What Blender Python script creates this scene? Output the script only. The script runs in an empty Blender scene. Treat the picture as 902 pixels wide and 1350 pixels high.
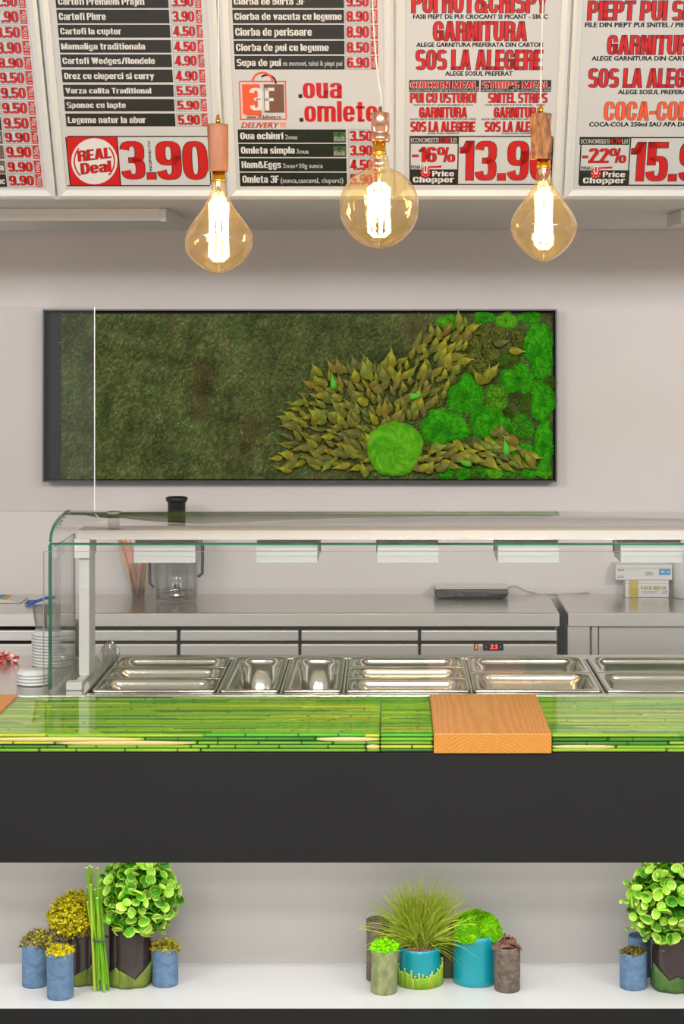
import bpy, math, random
import numpy as np
from mathutils import Vector, Matrix, Euler

random.seed(7)
rng = np.random.default_rng(7)
PI = math.pi
COL = bpy.context.scene.collection
SC = bpy.context.scene

# ------------------------------------------------------------------ camera
F = 2585.0            # focal length in pixels of the 902 x 1350 frame
VX, VY = 515.0, 431.0  # where the depth lines meet
CZ = 1.925            # eye height
cam_d = bpy.data.cameras.new('camera')
cam = bpy.data.objects.new('camera', cam_d); COL.objects.link(cam)
cam.location = (0, 0, CZ); cam.rotation_euler = (PI/2, 0, 0)
cam_d.sensor_fit = 'HORIZONTAL'; cam_d.sensor_width = 36.0
cam_d.lens = F/902*36.0
cam_d.shift_x = -(VX-451)/902; cam_d.shift_y = -(675-VY)/902
cam_d.clip_start = 0.1; cam_d.clip_end = 100
SC.camera = cam

# ------------------------------------------------------------------ world, lights, exposure
world = bpy.data.worlds.new('world'); SC.world = world; world.use_nodes = True
wb = world.node_tree.nodes['Background']
wb.inputs[0].default_value = (1.0, 0.99, 0.985, 1); wb.inputs[1].default_value = 0.60
SC.view_settings.view_transform = 'Standard'; SC.view_settings.look = 'None'
SC.view_settings.gamma = 1.0; SC.view_settings.use_curve_mapping = False
SC.view_settings.exposure = 0.0
try:
    SC.cycles.use_denoising = True
    SC.cycles.max_bounces = 8; SC.cycles.transparent_max_bounces = 24
    SC.cycles.caustics_reflective = False; SC.cycles.caustics_refractive = False
    SC.cycles.sample_clamp_indirect = 6
except Exception:
    pass

# track floods and ceiling panels in the room in front of the counter: (depth, tilt from straight down, watts, beam)
for (ly, tilt, watt, beam) in ((-0.6, 80, 9, 120), (1.4, 88, 21, 88), (2.6, 5, 38, 150)):
    for lx in (-2.4, 0.0, 2.4):
        ld = bpy.data.lights.new('ceiling_light', 'AREA'); ld.shape = 'RECTANGLE'
        ld.size = 1.2; ld.size_y = 0.4; ld.energy = watt; ld.spread = math.radians(beam)
        ld.color = (1.0, 0.99, 0.98)
        lo = bpy.data.objects.new('ceiling_light', ld); COL.objects.link(lo)
        lo.location = (lx, ly, 2.9); lo.rotation_euler = (math.radians(tilt), 0, 0)
# LED strip under the counter, at the roof of the niche behind the front panel
ld = bpy.data.lights.new('niche_strip_light', 'AREA'); ld.shape = 'RECTANGLE'; ld.size = 3.4; ld.size_y = 0.02
ld.energy = 4.6; ld.color = (1.0, 0.985, 0.96)
lo = bpy.data.objects.new('niche_strip_light', ld); COL.objects.link(lo); lo.location = (0.15, 4.75, 0.768); lo.rotation_euler = (math.radians(12), 0, 0)

# ------------------------------------------------------------------ helpers
def PX(px, d): return (px-VX)*d/F
def PZ(py, d): return CZ-(py-VY)*d/F

def lin(c):
    out = []
    for v in c[:3]:
        v = v/255.0
        out.append(v/12.92 if v <= 0.04045 else ((v+0.055)/1.055)**2.4)
    return (*out, 1.0)

def prop(o, label=None, cat=None, group=None, kind=None):
    if label: o['label'] = label
    if cat: o['category'] = cat
    if group: o['group'] = group
    if kind: o['kind'] = kind
    return o

def thing(name, loc, label, cat, group=None, rot=(0, 0, 0)):
    o = bpy.data.objects.new(name, None); COL.objects.link(o)
    o.location = loc; o.rotation_euler = rot
    o.empty_display_size = 0.05
    return prop(o, label, cat, group)

class MB:
    """collects geometry in world space; build() links it as one mesh object"""
    def __init__(s): s.v = []; s.f = []; s.m = []; s.sm = []
    def add(s, vs, fs, m=0, smooth=False):
        o = len(s.v); s.v += [tuple(v) for v in vs]
        for f in fs: s.f.append(tuple(i+o for i in f)); s.m.append(m); s.sm.append(smooth)
        return s
    def box(s, x0, x1, y0, y1, z0, z1, m=0):
        vs = [(x, y, z) for x in (x0, x1) for y in (y0, y1) for z in (z0, z1)]
        return s.add(vs, [(0,1,3,2),(4,6,7,5),(0,4,5,1),(2,3,7,6),(0,2,6,4),(1,5,7,3)], m)
    def tube(s, pts, r, n=8, m=0, caps=True, smooth=True):
        pts = [Vector(p) for p in pts]
        rs = r if isinstance(r, (list, tuple)) else [r]*len(pts)
        vs = []; prev = None
        for i, p in enumerate(pts):
            t = (pts[min(i+1, len(pts)-1)]-pts[max(i-1, 0)])
            t = t.normalized() if t.length > 1e-9 else Vector((0, 0, 1))
            if prev is None:
                a = Vector((0, 0, 1)) if abs(t.z) < 0.9 else Vector((1, 0, 0))
                u = t.cross(a).normalized()
            else:
                u = (prev-t*prev.dot(t)).normalized()
            prev = u; w = t.cross(u)
            for k in range(n):
                a = 2*PI*k/n; vs.append(p+(u*math.cos(a)+w*math.sin(a))*rs[i])
        fs = [(i*n+k, i*n+(k+1) % n, (i+1)*n+(k+1) % n, (i+1)*n+k) for i in range(len(pts)-1) for k in range(n)]
        s.add(vs, fs, m, smooth)
        if caps:
            o = len(s.v)-len(vs)
            s.f.append(tuple(o+k for k in range(n))[::-1]); s.m.append(m); s.sm.append(False)
            s.f.append(tuple(o+(len(pts)-1)*n+k for k in range(n))); s.m.append(m); s.sm.append(False)
        return s
    def lathe(s, c, prof, n=32, m=0, smooth=True, fn=None):
        """prof: (radius, z) from bottom to top about the vertical axis through c"""
        vs = []
        for (r, z) in prof:
            for k in range(n):
                a = 2*PI*k/n; rr = r*(fn(a, z) if fn else 1.0)
                vs.append((c[0]+rr*math.cos(a), c[1]+rr*math.sin(a), c[2]+z))
        fs = [(i*n+k, i*n+(k+1) % n, (i+1)*n+(k+1) % n, (i+1)*n+k) for i in range(len(prof)-1) for k in range(n)]
        return s.add(vs, fs, m, smooth)
    def sheet(s, grid, m=0, smooth=True, thick=0.0):
        """grid: rows of points"""
        R, Cn = len(grid), len(grid[0])
        vs = [p for r in grid for p in r]
        fs = [(i*Cn+j, i*Cn+j+1, (i+1)*Cn+j+1, (i+1)*Cn+j) for i in range(R-1) for j in range(Cn-1)]
        return s.add(vs, fs, m, smooth)
    def build(s, name, mats, parent=None, bevel=0.0, seg=2, kind=None, label=None, solid=0.0, local=False):
        me = bpy.data.meshes.new(name)
        off = Vector((0, 0, 0))
        if parent is not None and not local:
            off = Vector(parent.location)
            q = parent
            while q.parent is not None:
                q = q.parent; off += Vector(q.location)
        me.from_pydata([(v[0]-off.x, v[1]-off.y, v[2]-off.z) for v in s.v], [], s.f)
        if not isinstance(mats, (list, tuple)): mats = [mats]
        for mt in mats: me.materials.append(mt)
        if s.m: me.polygons.foreach_set('material_index', s.m)
        if s.sm: me.polygons.foreach_set('use_smooth', s.sm)
        me.update()
        o = bpy.data.objects.new(name, me); COL.objects.link(o)
        if parent is not None: o.parent = parent
        if solid:
            md = o.modifiers.new('thick', 'SOLIDIFY'); md.thickness = solid; md.offset = 0
        if bevel:
            md = o.modifiers.new('bevel', 'BEVEL'); md.width = bevel; md.segments = seg
            md.limit_method = 'ANGLE'; md.angle_limit = math.radians(40)
        if kind: o['kind'] = kind
        if label: o['label'] = label
        return o

def np_mesh(name, V, Fc, mats, parent=None, col=None, smooth=False, mi=None, kind=None, label=None, local=False):
    """V (n,3), Fc (m,k) arrays; col (n,3) vertex colours (own colours, with depth shade multiplied in for lichen)"""
    me = bpy.data.meshes.new(name)
    V = np.array(V, dtype=np.float32)
    if parent is not None and not local:
        off = Vector(parent.location); q = parent
        while q.parent is not None: q = q.parent; off += Vector(q.location)
        V = V-np.array(off, dtype=np.float32)
    n, m, k = len(V), len(Fc), Fc.shape[1]
    me.vertices.add(n); me.vertices.foreach_set('co', V.ravel())
    me.loops.add(m*k); me.loops.foreach_set('vertex_index', Fc.astype(np.int32).ravel())
    me.polygons.add(m)
    me.polygons.foreach_set('loop_start', np.arange(0, m*k, k, dtype=np.int32))
    me.polygons.foreach_set('loop_total', np.full(m, k, dtype=np.int32))
    me.polygons.foreach_set('use_smooth', np.full(m, smooth))
    if mi is not None: me.polygons.foreach_set('material_index', mi)
    me.update(calc_edges=True); me.validate()
    if not isinstance(mats, (list, tuple)): mats = [mats]
    for mt in mats: me.materials.append(mt)
    if col is not None:
        ca = me.color_attributes.new('tint', 'FLOAT_COLOR', 'POINT')
        ca.data.foreach_set('color', np.concatenate([col, np.ones((n, 1))], 1).astype(np.float32).ravel())
    o = bpy.data.objects.new(name, me); COL.objects.link(o)
    if parent is not None: o.parent = parent
    if kind: o['kind'] = kind
    if label: o['label'] = label
    return o

def copy_obj(o, parent=None, loc=None, rot=None, scale=None):
    c = o.copy(); COL.objects.link(c)
    if parent is not None: c.parent = parent
    if loc is not None: c.location = loc
    if rot is not None: c.rotation_euler = rot
    if scale is not None: c.scale = scale
    return c

_seeds = rng.uniform(-1, 1, (12, 3)); _ph = rng.uniform(0, 6.28, 12)
def wob(x, y, z=0.0, f=1.0):
    """cheap smooth noise, about -1..1"""
    t = 0
    for i in range(12):
        a = _seeds[i]*(1+0.35*i)
        t = t+np.sin(f*(a[0]*x+a[1]*y+a[2]*z)+_ph[i])/(1+0.18*i)
    return t/4.0

# ------------------------------------------------------------------ materials
def mat(name, c, rough=0.6, metal=0.0, spec=0.5, c2=None, nscale=8.0, stretch=(1, 1, 1), bump=0.0, bscale=40.0,
        emit=None, coat=0.0, detail=3.0, contrast=0.25, tint=False, sub=0.0, rvar=0.0):
    m = bpy.data.materials.new(name); m.use_nodes = True
    nt = m.node_tree; b = nt.nodes['Principled BSDF']
    b.inputs['Base Color'].default_value = lin(c); b.inputs['Roughness'].default_value = rough
    b.inputs['Metallic'].default_value = metal; b.inputs['Specular IOR Level'].default_value = spec
    if coat: b.inputs['Coat Weight'].default_value = coat; b.inputs['Coat Roughness'].default_value = 0.05
    if emit:
        b.inputs['Emission Color'].default_value = lin(emit[0]); b.inputs['Emission Strength'].default_value = emit[1]
    if sub: b.inputs['Subsurface Weight'].default_value = sub; b.inputs['Subsurface Radius'].default_value = (0.01, 0.01, 0.005)
    mp = None
    if c2 is not None or bump or rvar:
        tc = nt.nodes.new('ShaderNodeTexCoord'); mp = nt.nodes.new('ShaderNodeMapping')
        nt.links.new(tc.outputs['Object'], mp.inputs['Vector']); mp.inputs['Scale'].default_value = stretch
    if c2 is not None:
        n = nt.nodes.new('ShaderNodeTexNoise'); n.inputs['Scale'].default_value = nscale; n.inputs['Detail'].default_value = detail
        nt.links.new(mp.outputs['Vector'], n.inputs['Vector'])
        r = nt.nodes.new('ShaderNodeValToRGB')
        r.color_ramp.elements[0].position = 0.5-contrast/2; r.color_ramp.elements[1].position = 0.5+contrast/2
        r.color_ramp.elements[0].color = lin(c); r.color_ramp.elements[1].color = lin(c2)
        nt.links.new(n.outputs['Fac'], r.inputs['Fac']); nt.links.new(r.outputs['Color'], b.inputs['Base Color'])
    if tint:
        a = nt.nodes.new('ShaderNodeVertexColor'); a.layer_name = 'tint'
        nt.links.new(a.outputs['Color'], b.inputs['Base Color'])
    if bump:
        n2 = nt.nodes.new('ShaderNodeTexNoise'); n2.inputs['Scale'].default_value = bscale; n2.inputs['Detail'].default_value = 4
        nt.links.new(mp.outputs['Vector'], n2.inputs['Vector'])
        bp = nt.nodes.new('ShaderNodeBump'); bp.inputs['Strength'].default_value = bump; bp.inputs['Distance'].default_value = 0.01
        nt.links.new(n2.outputs['Fac'], bp.inputs['Height']); nt.links.new(bp.outputs['Normal'], b.inputs['Normal'])
    if rvar:
        n3 = nt.nodes.new('ShaderNodeTexNoise'); n3.inputs['Scale'].default_value = 6; nt.links.new(mp.outputs['Vector'], n3.inputs['Vector'])
        mr = nt.nodes.new('ShaderNodeMapRange'); mr.inputs['To Min'].default_value = max(0.02, rough-rvar); mr.inputs['To Max'].default_value = rough+rvar
        nt.links.new(n3.outputs['Fac'], mr.inputs['Value']); nt.links.new(mr.outputs['Result'], b.inputs['Roughness'])
    return m

def clear(name, tintc=(1, 1, 1), ior=1.45, rough=0.0, boost=1.0, bump=0.0, milk=None):
    """thin clear sheet: see-through with Fresnel reflection"""
    m = bpy.data.materials.new(name); m.use_nodes = True
    nt = m.node_tree; nt.nodes.clear()
    out = nt.nodes.new('ShaderNodeOutputMaterial'); mix = nt.nodes.new('ShaderNodeMixShader')
    tr = nt.nodes.new('ShaderNodeBsdfTransparent'); gl = nt.nodes.new('ShaderNodeBsdfGlossy')
    fr = nt.nodes.new('ShaderNodeLayerWeight'); fr.inputs['Blend'].default_value = 0.5
    tr.inputs['Color'].default_value = (*tintc, 1); gl.inputs['Roughness'].default_value = rough
    f0 = ((ior-1)/(ior+1))**2
    pw = nt.nodes.new('ShaderNodeMath'); pw.operation = 'POWER'; pw.inputs[1].default_value = 5.0
    mu = nt.nodes.new('ShaderNodeMath'); mu.operation = 'MULTIPLY_ADD'; mu.use_clamp = True
    mu.inputs[1].default_value = (1-f0)*min(1.0, boost); mu.inputs[2].default_value = f0*boost
    nt.links.new(fr.outputs['Facing'], pw.inputs[0]); nt.links.new(pw.outputs[0], mu.inputs[0]); nt.links.new(mu.outputs[0], mix.inputs[0])
    nt.links.new(tr.outputs[0], mix.inputs[1]); nt.links.new(gl.outputs[0], mix.inputs[2])
    last = mix
    if milk:
        df = nt.nodes.new('ShaderNodeBsdfTranslucent'); df.inputs['Color'].default_value = (*milk[1], 1)
        m2 = nt.nodes.new('ShaderNodeMixShader'); m2.inputs[0].default_value = milk[0]
        nt.links.new(mix.outputs[0], m2.inputs[1]); nt.links.new(df.outputs[0], m2.inputs[2]); last = m2
    nt.links.new(last.outputs[0], out.inputs[0])
    if bump:
        tc = nt.nodes.new('ShaderNodeTexCoord'); n = nt.nodes.new('ShaderNodeTexNoise'); n.inputs['Scale'].default_value = 14
        nt.links.new(tc.outputs['Object'], n.inputs['Vector'])
        bp = nt.nodes.new('ShaderNodeBump'); bp.inputs['Strength'].default_value = bump; bp.inputs['Distance'].default_value = 0.02
        nt.links.new(n.outputs['Fac'], bp.inputs['Height'])
        nt.links.new(bp.outputs['Normal'], gl.inputs['Normal']); nt.links.new(bp.outputs['Normal'], fr.inputs['Normal'])
    return m

M = {}
M['wall'] = mat('painted_wall', (236, 228, 224), 0.75, c2=(233, 225, 221), nscale=3, bump=0.02, bscale=200)
M['soffit'] = mat('painted_soffit', (246, 240, 234), 0.7)
M['ceil'] = mat('white_ceiling', (225, 222, 216), 0.8)
M['floor'] = mat('floor_tile', (196, 192, 186), 0.35, c2=(184, 180, 174), nscale=2)
M['white'] = mat('white_paint', (226, 224, 220), 0.45)
M['niche'] = mat('niche_laminate', (196, 191, 186), 0.5, c2=(193, 188, 183), nscale=3)
M['shelf'] = mat('white_laminate', (213, 212, 211), 0.35)
M['black'] = mat('black_laminate', (30, 30, 31), 0.5, spec=0.3, c2=(28, 28, 29), nscale=2, rvar=0.05)
M['dark'] = mat('dark_void', (18, 18, 17), 0.8)
M['alu'] = mat('white_aluminium', (214, 213, 208), 0.35, metal=0.2)
M['alugrey'] = mat('grey_aluminium', (150, 150, 146), 0.4, metal=0.5)
M['poster'] = mat('printed_poster_paper', (188, 186, 184), 0.22, coat=0.35)
M['pblack'] = mat('print_black', (30, 28, 28), 0.22, coat=0.35)
M['pwhite'] = mat('print_white', (206, 202, 196), 0.3)
M['pred'] = mat('print_red', (186, 20, 30), 0.22, coat=0.35)
M['pdred'] = mat('print_dark_red', (184, 26, 32), 0.25, coat=0.35)
M['porange'] = mat('print_orange', (216, 84, 52), 0.25)
M['pbrown'] = mat('print_brown', (112, 78, 64), 0.25)
M['ptaupe'] = mat('print_taupe', (104, 84, 70), 0.25)
M['pgreen'] = mat('print_green', (58, 92, 52), 0.25)
M['pgrey'] = mat('print_grey', (120, 118, 116), 0.3)
M['steel'] = mat('brushed_steel', (232, 229, 224), 0.36, metal=0.62, bump=0.012, bscale=30, stretch=(1, 30, 30), rvar=0.05)
M['steeltop'] = mat('worktop_steel', (222, 217, 211), 0.2, metal=0.8, bump=0.02, bscale=25, stretch=(1, 12, 12), rvar=0.05)
M['panst'] = mat('pan_steel', (222, 218, 210), 0.16, metal=1.0, bump=0.02, bscale=20)
M['chrome'] = mat('chrome', (225, 222, 218), 0.08, metal=1.0)
M['glass'] = clear('display_glass', (0.992, 0.996, 0.993), 1.5)
M['acryl'] = clear('acrylic_screen', (0.955, 0.955, 0.95), 1.45)
M['acredge'] = mat('acrylic_edge', (225, 228, 232), 0.2, spec=0.7)
M['gedge'] = mat('green_glass_edge', (8, 70, 52), 0.12, c2=(20, 118, 88), nscale=6, coat=0.6)
M['resin'] = clear('clear_resin', (0.995, 1.0, 0.985), 1.5, rough=0.01)
M['resin_base'] = mat('dark_green_underlay', (22, 52, 10), 0.6)
M['oak'] = None
M['plastic'] = clear('clear_plastic', (0.90, 0.90, 0.89), 1.55, rough=0.12, boost=1.6)
M['milky'] = mat('milky_plastic', (232, 232, 228), 0.3)
M['cord'] = mat('clear_cord', (206, 198, 182), 0.3)
M['copper'] = mat('polished_copper', (236, 176, 146), 0.2, metal=1.0)
M['brass'] = mat('brass_cap', (236, 176, 60), 0.22, metal=1.0)
M['amber'] = clear('amber_bulb_glass', (0.985, 0.89, 0.64), 1.5, boost=3.0, bump=0.5, milk=(0.013, (1.0, 0.72, 0.35)))
M['led'] = mat('hot_filament', (255, 200, 120), 0.5, emit=((255, 214, 150), 34.0))
M['bark'] = mat('bark', (196, 132, 80), 0.8, c2=(110, 70, 42), nscale=60, stretch=(1, 1, 0.35), bump=0.9, bscale=90, detail=6, contrast=0.3)
M['teak'] = mat('turned_wood', (176, 116, 84), 0.6, c2=(140, 84, 58), nscale=30, stretch=(1, 1, 0.12), bump=0.2, bscale=60)
M['moss'] = mat('dried_moss', (60, 80, 40), 0.9, spec=0.1, tint=True)
M['mossbright'] = mat('pole_moss', (60, 150, 20), 0.9, spec=0.1, tint=True)
M['framemetal'] = mat('dark_metal_frame', (70, 72, 70), 0.35, metal=0.6)
M['backing'] = mat('black_backing', (16, 17, 20), 0.6)
M['blackpl'] = mat('black_plastic', (28, 28, 28), 0.35)
M['rubber'] = mat('charcoal_rubber', (40, 40, 38), 0.5)
M['ledred'] = mat('red_led_digits', (255, 60, 50), 0.5, emit=((255, 60, 50), 4.0))
M['switch'] = mat('lit_orange_switch', (255, 110, 60), 0.5, emit=((255, 90, 40), 1.6))
M['card'] = mat('white_card', (232, 230, 226), 0.6)
M['yellowcard'] = mat('yellow_print', (206, 184, 80), 0.6)
M['bluecard'] = mat('blue_print', (40, 150, 220), 0.5)
M['bluepl'] = mat('blue_plastic', (40, 105, 190), 0.4)
M['redpack'] = mat('red_wrapper', (206, 40, 34), 0.35, c2=(236, 200, 190), nscale=60, contrast=0.1)
M['straw1'] = mat('orange_straw', (236, 176, 130), 0.5)
M['straw2'] = mat('pink_straw', (246, 170, 146), 0.5)
M['straw3'] = mat('tan_straw', (220, 184, 128), 0.5)
M['beige'] = mat('beige_napkin', (214, 180, 140), 0.8)
M['bluepot'] = mat('blue_grey_paper_wrap', (84, 116, 152), 0.8, c2=(108, 138, 166), nscale=45, bump=0.5, bscale=70, detail=6, contrast=0.4)
M['brownpot'] = mat('glossy_brown_ceramic', (52, 42, 42), 0.14, c2=(60, 47, 45), nscale=4, coat=0.4)
M['tealpot'] = mat('turquoise_glaze', (0, 146, 160), 0.3, c2=(8, 154, 168), nscale=3, coat=0.3)
M['barkpot'] = mat('taupe_felt_wrap', (124, 110, 98), 0.9, c2=(98, 84, 74), nscale=80, bump=0.4, bscale=120)
M['olivepot'] = mat('olive_brown_wrap', (92, 86, 56), 0.8, c2=(74, 70, 46), nscale=30)
M['mosspot'] = mat('pale_green_wrap', (160, 166, 112), 0.85, c2=(122, 130, 92), nscale=60, stretch=(1, 1, 0.5), bump=0.6, bscale=90, detail=6, contrast=0.35)
M['leafwrap'] = mat('olive_leaf', (116, 132, 44), 0.6, c2=(96, 112, 36), nscale=30, stretch=(1, 1, 0.3), bump=0.3, bscale=60)
M['leafwrap2'] = mat('deep_green_leaf', (72, 108, 44), 0.6, c2=(56, 92, 36), nscale=40, stretch=(1, 1, 0.3), bump=0.4, bscale=90)
M['stemgreen'] = mat('green_stem', (100, 170, 20), 0.4, c2=(140, 190, 30), nscale=12)
M['stemyellow'] = mat('yellow_green_stem', (170, 190, 60), 0.45)
M['cut'] = mat('pale_cut_end', (226, 232, 190), 0.7)
M['soil'] = mat('bark_soil', (140, 96, 84), 0.9, c2=(96, 66, 58), nscale=90, bump=0.6, bscale=120)
M['chip'] = mat('reddish_bark_chip', (134, 92, 74), 0.85, c2=(104, 68, 54), nscale=50, bump=0.5, bscale=90)
M['band'] = mat('grey_binding', (80, 84, 70), 0.6)
M['tag'] = mat('grey_tag', (170, 170, 168), 0.5)

def oak():
    m = bpy.data.materials.new('oiled_oak'); m.use_nodes = True
    nt = m.node_tree; b = nt.nodes['Principled BSDF']; b.inputs['Roughness'].default_value = 0.38
    tc = nt.nodes.new('ShaderNodeTexCoord'); mp = nt.nodes.new('ShaderNodeMapping')
    mp.inputs['Scale'].default_value = (1, .12, 1); mp.inputs['Location'].default_value = (-.03, 0, -.82)
    nt.links.new(tc.outputs['Object'], mp.inputs['Vector'])
    w = nt.nodes.new('ShaderNodeTexWave'); w.wave_type = 'RINGS'; w.rings_direction = 'Y'; w.inputs['Scale'].default_value = 40
    w.inputs['Distortion'].default_value = 9.0; w.inputs['Detail'].default_value = 2; w.inputs['Detail Scale'].default_value = .35
    nt.links.new(mp.outputs['Vector'], w.inputs['Vector'])
    r = nt.nodes.new('ShaderNodeValToRGB')
    r.color_ramp.elements[0].color = lin((216, 138, 44)); r.color_ramp.elements[1].color = lin((228, 158, 60))
    nt.links.new(w.outputs['Fac'], r.inputs['Fac'])
    n = nt.nodes.new('ShaderNodeTexNoise'); n.inputs['Scale'].default_value = 1; n.inputs['Detail'].default_value = 5
    mp2 = nt.nodes.new('ShaderNodeMapping'); mp2.inputs['Scale'].default_value = (260, 14, 260)
    nt.links.new(tc.outputs['Object'], mp2.inputs['Vector']); nt.links.new(mp2.outputs['Vector'], n.inputs['Vector'])
    mx = nt.nodes.new('ShaderNodeMixRGB'); mx.blend_type = 'MULTIPLY'; mx.inputs[0].default_value = .35
    nt.links.new(r.outputs['Color'], mx.inputs[1]); nt.links.new(n.outputs['Fac'], mx.inputs[2])
    br = nt.nodes.new('ShaderNodeBrightContrast'); br.inputs['Bright'].default_value = .01
    nt.links.new(mx.outputs[0], br.inputs[0]); nt.links.new(br.outputs[0], b.inputs['Base Color'])
    return m
M['oak'] = oak()

def leafmat(name, edge, mid):
    m = mat(name, mid, 0.4); nt = m.node_tree; b = nt.nodes['Principled BSDF']
    a = nt.nodes.new('ShaderNodeAttribute'); a.attribute_name = 'rad'
    r = nt.nodes.new('ShaderNodeValToRGB'); r.color_ramp.elements[0].color = lin(mid); r.color_ramp.elements[1].color = lin(edge)
    r.color_ramp.elements[0].position = 0.72; r.color_ramp.elements[1].position = 1.0
    nt.links.new(a.outputs['Fac'], r.inputs['Fac']); nt.links.new(r.outputs['Color'], b.inputs['Base Color'])
    b.inputs['Subsurface Weight'].default_value = 0.15; b.inputs['Subsurface Radius'].default_value = (0.004, 0.01, 0.002)
    return m
M['leafA'] = leafmat('leaf_mid_green', (218, 240, 100), (106, 198, 32))
M['leafB'] = leafmat('leaf_fresh_green', (232, 244, 140), (164, 224, 60))
M['leafC'] = leafmat('leaf_deep_green', (176, 220, 60), (60, 152, 26))

# ------------------------------------------------------------------ the setting
WALL = 7.90
ZS = 2.316; YS = 5.98
TH = math.atan(0.512/0.859); SN, CS = math.sin(TH), math.cos(TH)
def struct(name, mb, m, label=None, **k):
    o = mb.build(name, m, **k); o['kind'] = 'structure'
    if label: o['label'] = label
    return o
struct('floor', MB().box(-6, 6, -4, 8, -0.05, 0), M['floor'])
struct('wall_back', MB().box(-6, 6, WALL, WALL+0.1, 0, 3.1), M['wall'])
struct('ceiling', MB().box(-6, 6, -4, 8, 3.1, 3.2), M['ceil'])
b = MB(); yo = 0.05
prof = [(YS+yo-0.02, ZS), (WALL, ZS), (WALL, 3.1), (YS+yo-0.02-SN*0.9, 3.1)]
vs = [(x, y, z) for x in (-6, 6) for (y, z) in prof]
b.add(vs, [(0, 1, 2, 3), (7, 6, 5, 4), (0, 4, 5, 1), (1, 5, 6, 2), (2, 6, 7, 3), (3, 7, 4, 0)])
struct('trim_1', b, M['soffit'], 'greige bulkhead soffit carrying the row of menu boards')

for (x0, x1, d0, d1, lab) in ((-2.2, PX(218, 6.44), 6.44, 7.08, 'flat white box under the soffit at the left end, above the moss picture'),
                              (PX(899, 6.5), 2.6, 6.5, 6.82, 'flat white box under the soffit at the right edge of the photo')):
    z0 = ZS-0.042
    t = thing('soffit_box', ((x0+x1)/2, (d0+d1)/2, z0), lab, 'ceiling box')
    MB().box(x0, x1, d0, d1, z0, ZS-0.001).build('casing', M['white'], t, bevel=0.002)
    xe = x1 if x1 < 1 else x0; s = -1 if x1 < 1 else 1
    MB().box(min(xe+s*0.016, xe-s*0.003), max(xe+s*0.016, xe-s*0.003), d0-0.004, d1+0.004, z0-0.003, ZS-0.002).build('end_cap', M['alu'], t, bevel=0.001)

# ------------------------------------------------------------------ lettering
_gc = {}
def glyphs(s, off, spc=1.0):
    key = (s, round(off, 4), spc)
    if key in _gc: return _gc[key]
    cu = bpy.data.curves.new('t', 'FONT'); cu.body = s; cu.size = 1.0; cu.offset = off; cu.resolution_u = 2
    cu.space_character = spc; cu.dimensions = '2D'; cu.fill_mode = 'BOTH'
    ob = bpy.data.objects.new('t', cu); COL.objects.link(ob)
    dg = bpy.context.evaluated_depsgraph_get(); ev = ob.evaluated_get(dg); me = ev.to_mesh()
    me.calc_loop_triangles()
    V = np.empty(len(me.vertices)*3, np.float32); me.vertices.foreach_get('co', V); V = V.reshape(-1, 3)[:, :2].copy()
    T = np.empty(len(me.loop_triangles)*3, np.int32); me.loop_triangles.foreach_get('vertices', T); T = T.reshape(-1, 3)
    ev.to_mesh_clear(); bpy.data.objects.remove(ob); bpy.data.curves.remove(cu)
    _gc[key] = (V, T); return V, T
CAP = None
def cap_h():
    global CAP
    if CAP is None:
        V, _ = glyphs('H', 0.0); CAP = (float(V[:, 1].min()), float(V[:, 1].max()))
    return CAP

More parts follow.
